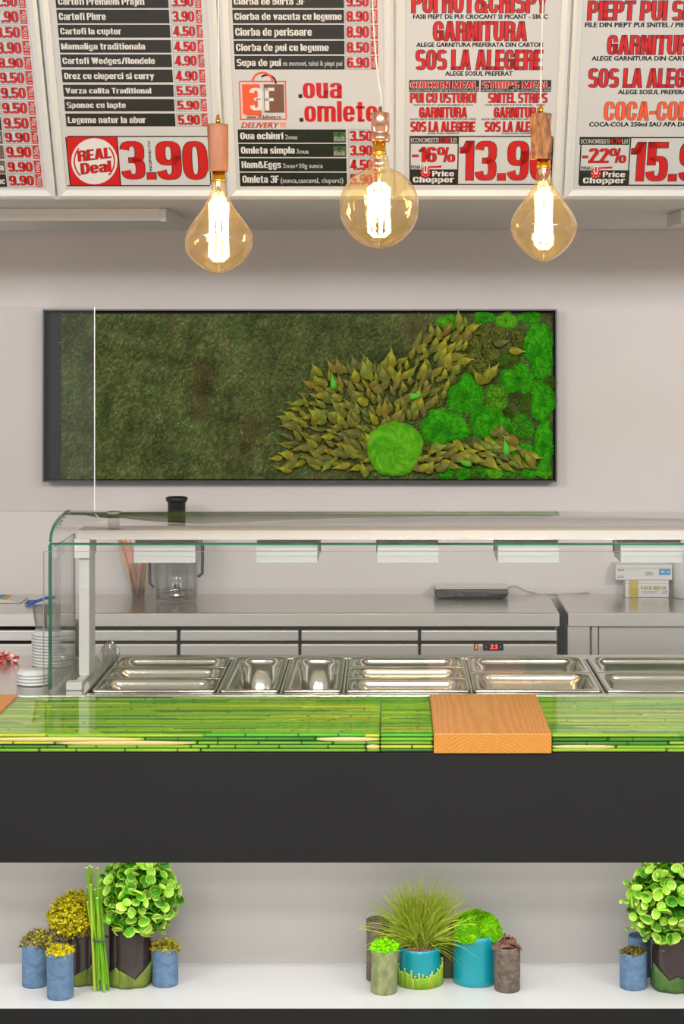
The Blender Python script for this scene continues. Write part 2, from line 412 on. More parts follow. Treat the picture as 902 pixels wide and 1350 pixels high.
# heavy condensed capitals and lower case, drawn from bars (v, h, s), slanted bars (d) and rounded rings (r)
_SV, _SH = 0.165, 0.12
_U = (0, 0, .46, 1)
FONT = {
 'A': 'd0,0,.15,1;d.335,0,.185,1;s.12,.18,.4,.3', 'B': 'v0,0,1;r-.12,.44,.45,1,-90,90;r-.12,0,.47,.56,-90,90', 'C': 'r0,0,.46,1,8,352',
 'D': 'v0,0,1;r-.14,0,.46,1,-90,90', 'E': 'v0,0,1;s0,0,.38,.14;s0,.43,.35,.56;s0,.86,.38,1', 'F': 'v0,0,1;s0,.42,.34,.55;s0,.86,.38,1',
 'G': 'r0,0,.46,1,8,352;s.285,0.06,.46,.53;s.23,.42,.46,.53', 'H': 'v0,0,1;v.29,0,1;s.1,.43,.36,.57', 'I': 'v0,0,1', 'J': 'v.2,.3,1;r0,0,.375,.7,180,360',
 'K': 'v0,0,1;d.13,.35,.31,1;d.31,0,.13,.62', 'L': 'v0,0,1;s0,0,.37,.14', 'M': 'v0,0,1;v.45,0,1;d.225,0,.02,1;d.225,0,.43,1', 'N': 'v0,0,1;v.3,0,1;d.29,0,.01,1',
 'O': 'r0,0,.46,1,0,360', 'P': 'v0,0,1;r-.12,.4,.46,1,-90,90', 'R': 'v0,0,1;r-.12,.46,.46,1,-90,90;s.28,0,.455,.48;s.17,.44,.4,.54', 'S': 'r0,.44,.46,1,20,270;r0,0,.46,.56,200,450',
 'T': 's0,.86,.46,1;v.143,0,1', 'U': 'r0,0,.46,1,180,360;s0,.48,.175,1;s.285,.48,.46,1', 'V': 'd.165,0,0,1;d.165,0,.33,1', 'W': 'd.14,0,0,1;d.14,0,.25,1;d.4,0,.29,1;d.4,0,.54,1',
 'X': 'd0,0,.3,1;d.3,0,0,1', 'Y': 'd.15,.38,0,1;d.15,.38,.3,1;v.15,0,.45', 'Z': 's0,0,.4,.14;s0,.86,.4,1;d0,.1,.22,.9',
 '0': 'r0,0,.46,1,0,360', '1': 'v.13,0,1;s0,.7,.2,.84;d.0,.7,.13,1', '2': 'r0,.42,.46,1,-20,172;d0,.08,.27,.62;s0,0,.46,.14', '3': 'r0,.44,.46,1,-90,172;r0,0,.46,.57,-172,90;s.16,.44,.3,.57',
 '4': 'v.26,0,1;s0,.19,.5,.32;d0,.24,.24,1', '5': 's.02,.86,.44,1;s.02,.42,.19,1;r0,0,.46,.64,-172,130', '6': 'r0,0,.46,.62,0,360;r0,.3,.46,1,15,180;s0,.25,.165,.67',
 '7': 's0,.86,.44,1;d.07,0,.26,.95', '8': 'r0,.43,.46,1,0,360;r0,0,.46,.57,0,360', '9': 'r0,.38,.46,1,0,360;r0,0,.46,.7,-165,0;s.295,.33,.46,.75',
 'a': 'r0,0,.42,.46,60,330;v.25,0,.6;r0,.2,.425,.76,0,172', 'b': 'v0,0,1;r0,0,.42,.76,0,360', 'c': 'r0,0,.41,.76,14,346', 'd': 'v.245,0,1;r0,0,.42,.76,0,360',
 'e': 'r0,0,.42,.76,0,342;s.1,.34,.42,.44', 'f': 'v.06,0,.9;s0,.63,.3,.76;s.08,.87,.31,1', 'g': 'v.245,-.1,.76;r0,.06,.42,.76,0,360;r0,-.24,.42,.3,190,360', 'h': 'v0,0,1;v.245,0,.5;r0,.2,.42,.76,0,130',
 'i': 'v0,0,.76;s0,.85,.175,1', 'j': 'v.05,-.15,.76;s.05,.85,.225,1;s-.04,-.24,.2,-.12', 'k': 'v0,0,1;d.13,.3,.27,.76;d.27,0,.13,.46', 'l': 'v0,0,1', 'm': 'v0,0,.76;v.245,0,.5;v.49,0,.5;r0,.2,.42,.76,0,130;r.245,.2,.665,.76,0,130',
 'n': 'v0,0,.76;v.245,0,.5;r0,.2,.42,.76,0,130', 'o': 'r0,0,.42,.76,0,360', 'p': 'v0,-.24,.76;r0,0,.42,.76,0,360', 'q': 'v.245,-.24,.76;r0,0,.42,.76,0,360', 'r': 'v0,0,.76;s.12,.6,.31,.76', 's': 'r0,.31,.4,.76,8,270;r0,0,.4,.44,188,450',
 't': 'v.06,0,.95;s0,.63,.31,.76;s.1,0,.31,.13', 'u': 'r0,0,.42,.76,180,360;s0,.36,.175,.76;v.245,0,.76', 'v': 'd.13,0,0,.76;d.13,0,.27,.76', 'w': 'd.1,0,0,.76;d.1,0,.2,.76;d.33,0,.23,.76;d.33,0,.43,.76',
 'x': 'd0,0,.25,.76;d.25,0,0,.76', 'y': 'd.13,0,0,.76;d.05,-.24,.27,.76', 'z': 's0,0,.37,.13;s0,.63,.37,.76;d0,.08,.19,.7', '.': 's0,0,.17,.17', ',': 's0,0,.17,.17;s.06,-.12,.17,0', '-': 's0,.34,.26,.49',
 '&': 'r.06,.48,.4,1,0,360;r0,0,.44,.58,0,360;d.42,0,.3,.5;s.3,.26,.58,.38', '/': 'd0,0,.2,1', '%': 'r0,.48,.34,1,0,360,.7;r.46,0,.8,.52,0,360,.7;d.28,0,.42,1,.55', '+': 's0,.32,.4,.44;s.14,.18,.26,.58',
 '(': 'r0,-.1,.5,1.1,110,250,.8', ')': 'r-.3,-.1,.2,1.1,-70,70,.8',
}
_ic = {}
def _se(a, n=2.9):
    c, s_ = math.cos(a), math.sin(a)
    return math.copysign(abs(c)**(2/n), c), math.copysign(abs(s_)**(2/n), s_)
def block(st, e):
    """triangles of a string in the heavy condensed letters, every outline grown by e"""
    key = (st, round(e, 4))
    if key in _ic: return _ic[key]
    V = []; T = []; x = 0.0
    def quad(a, b_, c, d_):
        o = len(V); V.extend([a, b_, c, d_]); T.extend([(o, o+1, o+2), (o, o+2, o+3)])
    for ch in st:
        if ch == ' ': x += 0.2; continue
        w = 0.0
        for el in FONT.get(ch, 's0,0,.3,.7').split(';'):
            k = el[0]; q = [float(v) for v in el[1:].split(',')]
            if k == 'v': quad((x+q[0]-e, q[1]-e), (x+q[0]+_SV+e, q[1]-e), (x+q[0]+_SV+e, q[2]+e), (x+q[0]-e, q[2]+e)); w = max(w, q[0]+_SV)
            elif k == 's': quad((x+q[0]-e, q[1]-e), (x+q[2]+e, q[1]-e), (x+q[2]+e, q[3]+e), (x+q[0]-e, q[3]+e)); w = max(w, q[2])
            elif k == 'd':
                sw = _SV*(q[4] if len(q) > 4 else 1.0)
                quad((x+q[0]-e, q[1]-e), (x+q[0]+sw+e, q[1]-e), (x+q[2]+sw+e, q[3]+e), (x+q[2]-e, q[3]+e)); w = max(w, q[0]+sw, q[2]+sw)
            else:
                x0, y0, x1, y1, a0, a1 = q[:6]; f = q[6] if len(q) > 6 else 1.0
                cx, cy, hx, hy = (x0+x1)/2, (y0+y1)/2, (x1-x0)/2, (y1-y0)/2
                n = max(6, int((a1-a0)/18)); hh = min(_SH, (y1-y0)*0.28)
                ix, iy = max(.008, hx-_SV*f-e), max(.008, hy-hh*f-e)
                o = len(V)
                for i_ in range(n+1):
                    cc, ss = _se(math.radians(a0+(a1-a0)*i_/n))
                    V.append((x+cx+cc*(hx+e), cy+ss*(hy+e))); V.append((x+cx+cc*ix, cy+ss*iy))
                    if i_ < n: j = o+2*i_; T.extend([(j, j+1, j+3), (j, j+3, j+2)])
                full = x1 if (a0 <= 0 or a1 >= 360 or a0 < 20) else x1
                w = max(w, full if ch != '(' else .22)
        x += w+0.04
    r = (np.array(V, np.float32), np.array(T, np.int32)); _ic[key] = r; return r

class Print:
    """flat print on a plane: to_local(px, py) -> (x, z) on the plane; collects flat triangles per colour"""
    def __init__(s, fn, y0, dy): s.fn = fn; s.y0 = y0; s.dy = dy; s.d = {}
    def _put(s, colr, P, T, layer):
        V = np.zeros((len(P), 3)); V[:, 0] = P[:, 0]; V[:, 2] = P[:, 1]; V[:, 1] = s.y0-layer*s.dy
        s.d.setdefault(colr, []).append((V, T))
    def rect(s, x0, y0, x1, y1, colr, layer=0):
        xm = (y0+y1)/2
        a = s.fn(x0, xm)[0]; bb = s.fn(x1, xm)[0]; z0 = s.fn((x0+x1)/2, y1)[1]; z1 = s.fn((x0+x1)/2, y0)[1]
        P = np.array([(a, z0), (bb, z0), (bb, z1), (a, z1)]); s._put(colr, P, np.array([(0, 1, 2), (0, 2, 3)]), layer)
    def frame(s, x0, y0, x1, y1, w, colr, layer=0):
        s.rect(x0, y0, x1, y0+w, colr, layer); s.rect(x0, y1-w, x1, y1, colr, layer)
        s.rect(x0, y0+w, x0+w, y1-w, colr, layer); s.rect(x1-w, y0+w, x1, y1-w, colr, layer)
    def poly(s, pts, colr, layer=0):
        P = np.array([s.fn(*p) for p in pts]); n = len(P)
        P = np.vstack([P, P.mean(0)]); T = np.array([(n, i, (i+1) % n) for i in range(n)]); s._put(colr, P, T, layer)
    def disc(s, cx, cy, r, colr, layer=0, n=28, ry=None, r0=0.0):
        ry = ry or r
        if r0 <= 0:
            s.poly([(cx+r*math.cos(2*PI*i/n), cy+ry*math.sin(2*PI*i/n)) for i in range(n)], colr, layer)
        else:
            s.arc(cx, cy, r0, r, 0, 360, colr, layer)
    def arc(s, cx, cy, r0, r1, a0, a1, colr, layer=0, n=24):
        P = []; T = []
        for i in range(n+1):
            a = math.radians(a0+(a1-a0)*i/n)
            P += [s.fn(cx+r0*math.cos(a), cy-r0*math.sin(a)), s.fn(cx+r1*math.cos(a), cy-r1*math.sin(a))]
            if i < n: k = 2*i; T += [(k, k+1, k+3), (k, k+3, k+2)]
        s._put(colr, np.array(P), np.array(T), layer)
    def text(s, st, x0, x1, yt, yb, colr, layer=1, off=0.02, fat=0.03, out=None, ow=0.035, rot=False, tilt=0.0, slant=0.0, keepw=None):
        """fit the string between x0..x1 with capitals from yt (top) to yb (baseline); fat widens the strokes sideways"""
        blk = fat >= 0.03
        if blk: c0, c1 = 0.0, 1.0; base, _ = block(st, 0.0)
        else: c0, c1 = cap_h(); base, _ = glyphs(st, 0.0)
        bx0, bx1 = base[:, 0].min(), base[:, 0].max()
        jobs = [(colr, off, fat, layer)]
        if out: jobs.insert(0, (out, off+ow, fat+ow*0.6, layer-0.5))
        for (cc, o_, ft, ly) in jobs:
            if blk:
                V, T = block(st, 0.0 if ly == layer else ow); shifts = (0.0,)
            else:
                V, T = glyphs(st, o_); shifts = (-ft, 0.0, ft) if ft > 0 else (0.0,)
            for sh in shifts:
                U = (V[:, 0]+sh-bx0)/(bx1-bx0); W = (V[:, 1]-c0)/(c1-c0)
                if slant: U = U+slant*(W-0.5)*(yb-yt)/(x1-x0)
                if rot:   # reads upwards: along the height from yb to yt, capitals facing left
                    px = x1+(x0-x1)*W; py = yb+(yt-yb)*U
                else:
                    px = x0+(x1-x0)*U; py = yb+(yt-yb)*W-tilt*(U-0.5)
                ym = (yt+yb)/2
                za = s.fn(x0, yb)[1]; zb = s.fn(x0, yt)[1]; xa = s.fn(x0, ym)[0]; xb = s.fn(x1, ym)[0]
                X = xa+(xb-xa)*(px-x0)/(x1-x0); Z = za+(zb-za)*(py-yb)/(yt-yb)
                s._put(cc, np.stack([X, Z], 1), T, ly)
    def build(s, parent, names):
        for colr, L in s.d.items():
            V = []; T = []; o = 0
            for (v, t) in L: V.append(v); T.append(t+o); o += len(v)
            np_mesh(names.get(colr, 'print'), np.vstack(V), np.vstack(T), M[colr], parent, local=True, kind='stuff')

# ------------------------------------------------------------------ menu boards
def buv(px, py):
    k = (VY-py)/F
    s = (CZ+YS*k-ZS)/(CS+k*SN); d = YS-s*SN
    return (px-VX)*d/F, s
BH = 0.86; FW = 0.027
DIV = [-1.5355, -1.018, -0.4995, 0.012, 0.525, 1.042]
LAB = ['menu board at the left edge showing little but its column of red prices',
       'menu board of side dishes with a large 3.90 at its foot',
       'menu board with a shopping bag logo and red lower-case words for eggs and omelettes',
       'menu board whose foot shows a 16 percent saving and the price 13.90',
       'menu board at the right edge whose foot shows a 22 percent saving']
NAMES = {'pblack': 'printed_block', 'pwhite': 'white_lettering', 'pred': 'red_lettering', 'pdred': 'red_print', 'porange': 'orange_print',
         'pbrown': 'brown_print', 'ptaupe': 'brown_row', 'pgreen': 'green_print', 'pgrey': 'grey_print', 'poster': 'white_print'}
def price_rows(p, rows, X0, X1, XW, wts, prices, slope):
    """rows: (ytop, ybottom); X0/X1/XW at y=0, slope px per px"""
    for (y0, y1), pr, wt in zip(rows, prices, wts):
        s_ = slope*(y0+y1)/2; a, b2, w2 = X0+s_, X1+s_, XW+s_
        p.frame(a, y0, b2, y1, 0.7, 'pgrey', 0)
        if pr: p.text(pr, a+2.2, b2-2.2, y0+2.2, y1-2.2, 'pred', 1, 0.02, 0.045, out='pblack', ow=0.025)
        p.rect(b2+0.6, y0, w2, y1, 'pdred', 0)
        if wt: p.text(wt, b2+2.0, w2-1.4, y0+2, y1-2, 'pwhite', 1, 0.01, 0.02, rot=True)
def badge_box(p, x0, y0, x1, y1, xs, save, pct, price, px0, px1):
    p.frame(x0, y0, x1, y1, 1.6, 'pblack', 0); p.rect(xs-0.8, y0, xs+0.8, y1, 'pblack', 0)
    w = xs-x0; h = y1-y0
    p.rect(x0, y0, xs, y0+h*0.16, 'pblack', 0.2)
    p.text('ECONOMISESTI', x0+2, x0+w*0.60, y0+2.8, y0+h*0.135, 'pwhite', 1, 0.01, 0.02)
    p.text(save, x0+w*0.62, x0+w*0.84, y0+2.2, y0+h*0.14, 'pred', 1, 0.02, 0.03)
    p.text('LEI', x0+w*0.86, xs-2, y0+2.8, y0+h*0.135, 'pwhite', 1, 0.01, 0.02)
    p.text(pct, x0+4, xs-4, y0+h*0.235, y0+h*0.53, 'pred', 1, 0.01, 0.03, out='pblack', ow=0.02)
    p.text('PANA LA', x0+2, x0+w*0.33, y0+h*0.60, y0+h*0.67, 'pblack', 1, 0.01, 0.02)
    p.rect(x0, y0+h*0.68, xs, y1, 'pblack', 0.2)
    cx, cy = x0+w*0.33, y0+h*0.745
    p.disc(cx, cy, w*0.105, 'pred', 1.2)
    for k in range(8):
        a = k*PI/4; p.disc(cx+w*0.075*math.cos(a), cy+w*0.075*math.sin(a), w*0.010, 'pwhite', 1.6, n=6)
    p.rect(cx-w*0.035, y0+h*0.585, cx+w*0.035, cy+1.0, 'pwhite', 1.4); p.rect(cx-w*0.018, y0+h*0.61, cx+w*0.018, cy-1, 'pred', 1.8)
    p.poly([(cx+w*0.05, y0+h*0.62), (cx+w*0.33, y0+h*0.60), (cx+w*0.33, y0+h*0.645), (cx+w*0.05, y0+h*0.655)], 'pred', 1.4)
    p.text('Price', cx+w*0.14, x0+w*0.92, y0+h*0.71, y0+h*0.82, 'pwhite', 1.5, 0.03, 0.03)
    p.text('Chopper', x0+w*0.07, x0+w*0.92, y0+h*0.83, y0+h*0.945, 'pwhite', 1.5, 0.03, 0.03)
    p.text(price, px0, px1, y0+h*0.11, y1-h*0.10, 'pred', 1, 0.0, 0.045, out='pblack', ow=0.014)

for i in range(5):
    x0, x1 = DIV[i]+0.0035, DIV[i+1]-0.0035
    t = thing('menu_board', (0, YS, ZS), LAB[i], 'menu board', rot=(TH, 0, 0))
    xc = (x0+x1)/2; t.location = (xc, YS, ZS)
    ph = Print(lambda px, py, xc=xc: (buv(px, py)[0]-xc, buv(px, py)[1]), 0.0075, 0.00018)
    # frame: four mitred rails, each with an outer slope and an inner lip
    L = x0-xc; R = x1-xc
    def rail(c0, c1, i0, i1):
        bb = MB()
        # outer corners c0,c1, inner corners i0,i1 in (x,z)
        m0 = (c0[0]*0.62+i0[0]*0.38, c0[1]*0.62+i0[1]*0.38); m1 = (c1[0]*0.62+i1[0]*0.38, c1[1]*0.62+i1[1]*0.38)
        pts = [(c0, 0.024), (c0, 0.003), (m0, -0.002), (i0, 0.004), (i0, 0.022),
               (c1, 0.024), (c1, 0.003), (m1, -0.002), (i1, 0.004), (i1, 0.022)]
        bb.add([(p[0], y, p[1]) for (p, y) in pts], [(0, 1, 6, 5), (1, 2, 7, 6), (2, 3, 8, 7), (3, 4, 9, 8), (4, 0, 5, 9), (0, 4, 3, 2, 1), (5, 6, 7, 8, 9)])
        bb.build('frame_rail', M['alu'], t, local=True)
    O = [(L, 0), (R, 0), (R, BH), (L, BH)]; I = [(L+FW, FW), (R-FW, FW), (R-FW, BH-FW), (L+FW, BH-FW)]
    for k in range(4): rail(O[k], O[(k+1) % 4], I[k], I[(k+1) % 4])
    MB().box(L+0.004, R-0.004, 0.0235, 0.035, 0.004, BH-0.004).build('back_panel', M['alugrey'], t, local=True)
    MB().box(L+FW-0.004, R-FW+0.004, 0.0080, 0.0235, FW-0.004, BH-FW+0.004).build('poster', M['poster'], t, local=True)
    p = ph
    if i == 0:
        rows = [(-26, -8), (-6, 12), (14, 33), (35, 53), (55, 74), (76, 93), (95, 113), (115, 133), (135, 153), (155, 173), (174, 191), (193, 211), (213, 230), (231, 248)]
        prs = ['7.50', '7.50', '7.90', '8.50', '8.90', '8.90', '9.50', '9.50', '9.50', '9.50', '9.90', '9.90', '9.90', '9.90']
        w = ['100g', '100g', '100g', '100g', '110g', '150g', '110g', '110g', '100g', '130g', '100g', '120g', '100g', '100g']
        price_rows(p, rows, -13, 23.5, 32.5, w, prs, 0.094)
        ends = {7: '', 10: 'c', 11: '.', 12: 'a', 13: 'uc'}
        for k, (a, b2) in enumerate(rows):
            xr = -14.5+0.094*(a+b2)/2
            p.rect(xr-120, a, xr, b2, 'ptaupe' if k in (10, 11, 12) else 'pblack', 0)
            if ends.get(k): p.text(ends[k], xr-2-5*len(ends[k]) if ends[k] != '.' else xr-4, xr-2, a+ (5 if ends[k] != '.' else 12), b2-4, 'pwhite', 1, 0.02, 0.03)
    if i == 1:
        rows = [(-25, -7), (-5, 12), (14, 32), (34, 51), (54, 71), (73, 90), (93, 110), (113, 129), (132, 148), (151, 168)]
        tx = [None, ('Cartofi Premium Prajiti', 76, 190), ('Cartofi Piure', 77, 139), ('Cartofi la cuptor', 79, 159.5), ('Mamaliga traditionala', 80, 191),
              ('Cartofi Wedges/Rondele', 82, 204), ('Orez cu ciuperci si curry', 84, 203), ('Varza calita Traditional', 86, 199), ('Spanac cu lapte', 87.5, 165.5), ('Legume natur la abur', 89, 192)]
        prs = ['3.50', '3.90', '3.90', '4.50', '4.50', '4.90', '4.90', '5.50', '5.90', '5.90']
        w = ['100g', '100g', '100g', '100g', '100g', '120g', '120g', '120g', '120g', '120g']
        for k, (a, b2) in enumerate(rows):
            s_ = 0.087*(a+b2)/2; p.rect(72.5+s_, a, 221.5+0.058*(a+b2)/2, b2, 'pblack', 0)
            if tx[k]:
                p.text(tx[k][0], tx[k][1], tx[k][2], a+4.2, b2-4.4, 'pwhite', 1, 0.015, 0.035)
        price_rows(p, rows, 223.5, 256.5, 264.5, w, prs, 0.056)
        p.frame(88.5, 180.5, 277, 247, 1.5, 'pblack', 0); p.rect(90, 182, 156, 245.6, 'pred', 0.2); p.rect(155.5, 181, 157, 246.5, 'pblack', 0.3)
        p.disc(124, 214, 30.5, 'pwhite', 0.6)
        p.arc(124, 214, 25.5, 27.5, 140, 226, 'pred', 1); p.arc(124, 214, 25.5, 27.5, -44, 44, 'pred', 1)
        p.text('REAL', 102, 146, 198, 212, 'pred', 1.4, 0.02, 0.05, out='pblack', ow=0.02, tilt=5)
        p.text('Deal', 106, 146, 215, 229.5, 'pred', 1.4, 0.02, 0.05, out='pblack', ow=0.02, tilt=4)
        p.text('TM', 141, 146, 229.5, 231.5, 'pblack', 1, 0.0, 0.01)
        p.text('3.', 159, 204, 188, 237.5, 'pred', 1, 0.0, 0.05, out='pblack', ow=0.014)
        p.text('90', 206, 273, 188, 238, 'pred', 1, 0.0, 0.045, out='pblack', ow=0.014)
        p.text('INCEPAND CU', 195.5, 199, 188, 227, 'pblack', 1, 0.01, 0.02, rot=True)
    if i == 2:
        rows = [(-25, -7), (-5, 12), (14, 32), (34, 53), (55, 73), (75, 93)]
        tx = [None, ('Ciorba de burta 3F', 308, 402), ('Ciorba de vacuta cu legume', 309, 450.5), ('Ciorba de perisoare', 310, 411), ('Ciorba de pui cu legume', 311, 433.5), ('Supa de pui', 312, 370.5)]
        for k, (a, b2) in enumerate(rows):
            p.rect(305.5+0.044*(a+b2)/2, a, 453.5+0.01*(a+b2)/2, b2, 'pblack', 0)
            if tx[k]: p.text(tx[k][0], tx[k][1], tx[k][2], a+4.2, b2-4.6, 'pwhite', 1, 0.015, 0.035)
        p.text('cu morcovi, taitei & piept pui', 373, 451, 81.5, 88, 'pwhite', 1, 0.01, 0.02)
        price_rows(p, rows, 454.5, 488, 497.5, ['400ml']*6, ['7.90', '9.50', '8.90', '8.90', '8.50', '6.90'], 0.012)
        # shopping bag logo
        p.arc(346, 111, 12.2, 15.2, 5, 175, 'porange', 0.4); p.arc(352, 112, 10.5, 13, 0, 130, 'pblack', 0.3)
        p.frame(315.5, 108, 377.5, 159.5, 1.6, 'porange', 0.2)
        p.rect(319.5, 112.5, 343, 148, 'porange', 0.6); p.rect(348, 112.5, 374.5, 150, 'pbrown', 0.6)
        p.poly([(319.5, 147.5), (345, 147.5), (345, 154), (326, 154), (320, 151)], 'porange', 0.6)
        p.text('3', 329, 346, 117, 147, 'pwhite', 1, 0.04, 0.08); p.text('F', 349, 362, 117, 147, 'pwhite', 1, 0.04, 0.08)
        p.text('www.3Fdelivery.ro', 325, 370.5, 153, 158, 'pblack', 1, 0.005, 0.01)
        p.text('DELIVERY', 319, 367, 163, 170, 'porange', 1, 0.015, 0.02, slant=0.3)
        for q in range(3): p.rect(369, 163+2.4*q, 377, 164+2.4*q, 'porange', 1)
        p.rect(393.5, 125.5, 398.5, 130.5, 'pblack', 1); p.rect(395, 157, 400, 162, 'pblack', 1)
        p.text('oua', 399, 451, 104, 131, 'pred', 1, 0.02, 0.075); p.text('omlete', 401, 498, 134.5, 162, 'pred', 1, 0.02, 0.075)
        rows = [(172, 189.5), (191, 208.5), (210, 227.5), (229, 247)]
        tx = [('Oua ochiuri', 316.5, 373.5, '2oua', 376, 392), ('Omleta simpla', 317.5, 388.5, '3oua', 391, 407), ('Ham&Eggs', 318.5, 370.5, '2oua+30g sunca', 373, 425.5), ('Omleta 3F', 319.5, 367.5, '(sunca,cascaval, ciuperci)', 370, 452.5)]
        for k, (a, b2) in enumerate(rows):
            p.rect(313.5+0.9*k, a, 456+0.5*k, b2, 'pblack', 0)
            q = tx[k]; p.text(q[0], q[1], q[2], a+4, b2-4.6, 'pwhite', 1, 0.015, 0.035); p.text(q[3], q[4], q[5], a+7, b2-4.6, 'pwhite', 1, 0.005, 0.02)
            if k < 2:
                p.rect(439.5, a+3.5, 456, b2-1, 'pgreen', 0.5); p.text('EGGS', 441, 454.5, b2-7.2, b2-2.6, 'pwhite', 1, 0.005, 0.02)
                p.arc(448, a+7.5, 1.6, 3.0, 0, 320, 'pblack', 1, n=10); p.rect(441.5, a+9, 453, a+9.8, 'pgrey', 1)
        price_rows(p, rows, 457, 490.5, 499, ['']*4, ['3.50', '3.90', '4.50', '5.90'], 0.012)
    if i == 3:
        Wd = dict(off=0.0, fat=0.045, out='pblack', ow=0.030)
        p.text('PUI HOT&CRISPY', 543, 722, -10, 18, 'pred', 1, **Wd)
        p.text('FASII PIEPT DE PUI CROCANT SI PICANT - 5BUC', 545, 722.5, 20.4, 26, 'pblack', 1, 0.02, 0.02)
        p.text('GARNITURA', 571.5, 695, 30, 55, 'pred', 1, **Wd)
        p.text('ALEGE GARNITURA PREFERATA DIN CARTOFI', 549.5, 716, 57.5, 63, 'pblack', 1, 0.02, 0.02)
        p.text('SOS LA ALEGERE', 548.5, 715.5, 67.5, 93, 'pred', 1, **Wd)
        p.text('ALEGE SOSUL PREFERAT', 587.5, 676, 95.5, 101, 'pblack', 1, 0.02, 0.02)
        sm = dict(off=0.0, fat=0.04, out='pblack', ow=0.03)
        for (xa, xb, hd, l1, a1, b1, s1, a2, b2_, a3, b3) in ((539.5, 632, 'CHICKEN MEAL', 'PUI CU USTUROI', 541, 628, 'PIEPT DE PUI CU USTUROI/LAMAIE LA PLITA', 553, 616, 541.5, 626.5),
                                                         (634, 727, 'STRIPS MEAL', 'SNITEL STRIPS', 644, 722, 'FASII DIN PIEPT DE PUI SNITEL - 5BUC', 651.5, 715, 639.5, 725)):
            p.rect(xa, 107, xb, 122.5, 'pblack', 0); p.text(hd, xa+2, xb-2, 109, 117.6, 'pred', 1.2, 0.02, 0.04, out='pwhite', ow=0.03)
            p.text('UN MENIU COMPLET CU PIEPT DE PUI CU USTUROI LA PLITA', xa+1, xb-1, 119.3, 121.6, 'pwhite', 1, 0.0, 0.0)
            p.text(l1, a1, b1, 124, 137, 'pred', 1, **sm); p.text(s1, xa+6, xb-8, 138.7, 141, 'pblack', 1, 0.01, 0.01)
            p.text('GARNITURA', a2, b2_, 143, 156.3, 'pred', 1, **sm); p.text('ALEGE ORICE GARNITURA DIN CARTOFI SAU OREZ', xa+1, xb-4, 157.3, 159.6, 'pblack', 1, 0.01, 0.01)
            p.text('SOS LA ALEGERE', a3, b3, 162, 175, 'pred', 1, **sm); p.text('ALEGE SOSUL PREFERAT', a3+22, a3+64, 176, 178.4, 'pblack', 1, 0.01, 0.01)
        badge_box(p, 540, 180.5, 729, 245.5, 604, '2.80', '-16%', '13.90', 607, 727)
    if i == 4:
        Wd = dict(off=0.0, fat=0.045, out='pblack', ow=0.030)
        p.text('PIEPT PUI SNITEL', 775.5, 962, 2.5, 28, 'pred', 1, **Wd)
        p.text('FILE DIN PIEPT PUI SNITEL / PIEPT PUI', 772, 930, 31, 37, 'pblack', 1, 0.02, 0.02)
        p.text('GARNITURA', 801.5, 924, 48, 73, 'pred', 1, **Wd)
        p.text('ALEGE GARNITURA DIN CARTOFI', 781, 918, 75.5, 81, 'pblack', 1, 0.02, 0.02)
        p.text('SOS LA ALEGERE', 776.5, 940, 92, 116.5, 'pred', 1, **Wd)
        p.text('ALEGE SOSUL PREFERAT', 815.5, 911, 120, 125.5, 'pblack', 1, 0.02, 0.02)
        p.text('COCA-COLA', 797, 923, 135.5, 160, 'porange', 1, 0.0, 0.045, out='pblack', ow=0.018)
        p.text('COCA-COLA 250ml SAU APA DORNA', 777.5, 926, 162.5, 168, 'pblack', 1, 0.02, 0.02)
        badge_box(p, 764.5, 182, 957, 246.5, 830, '4.70', '-22%', '15.90', 832.5, 955)
    p.build(t, NAMES)

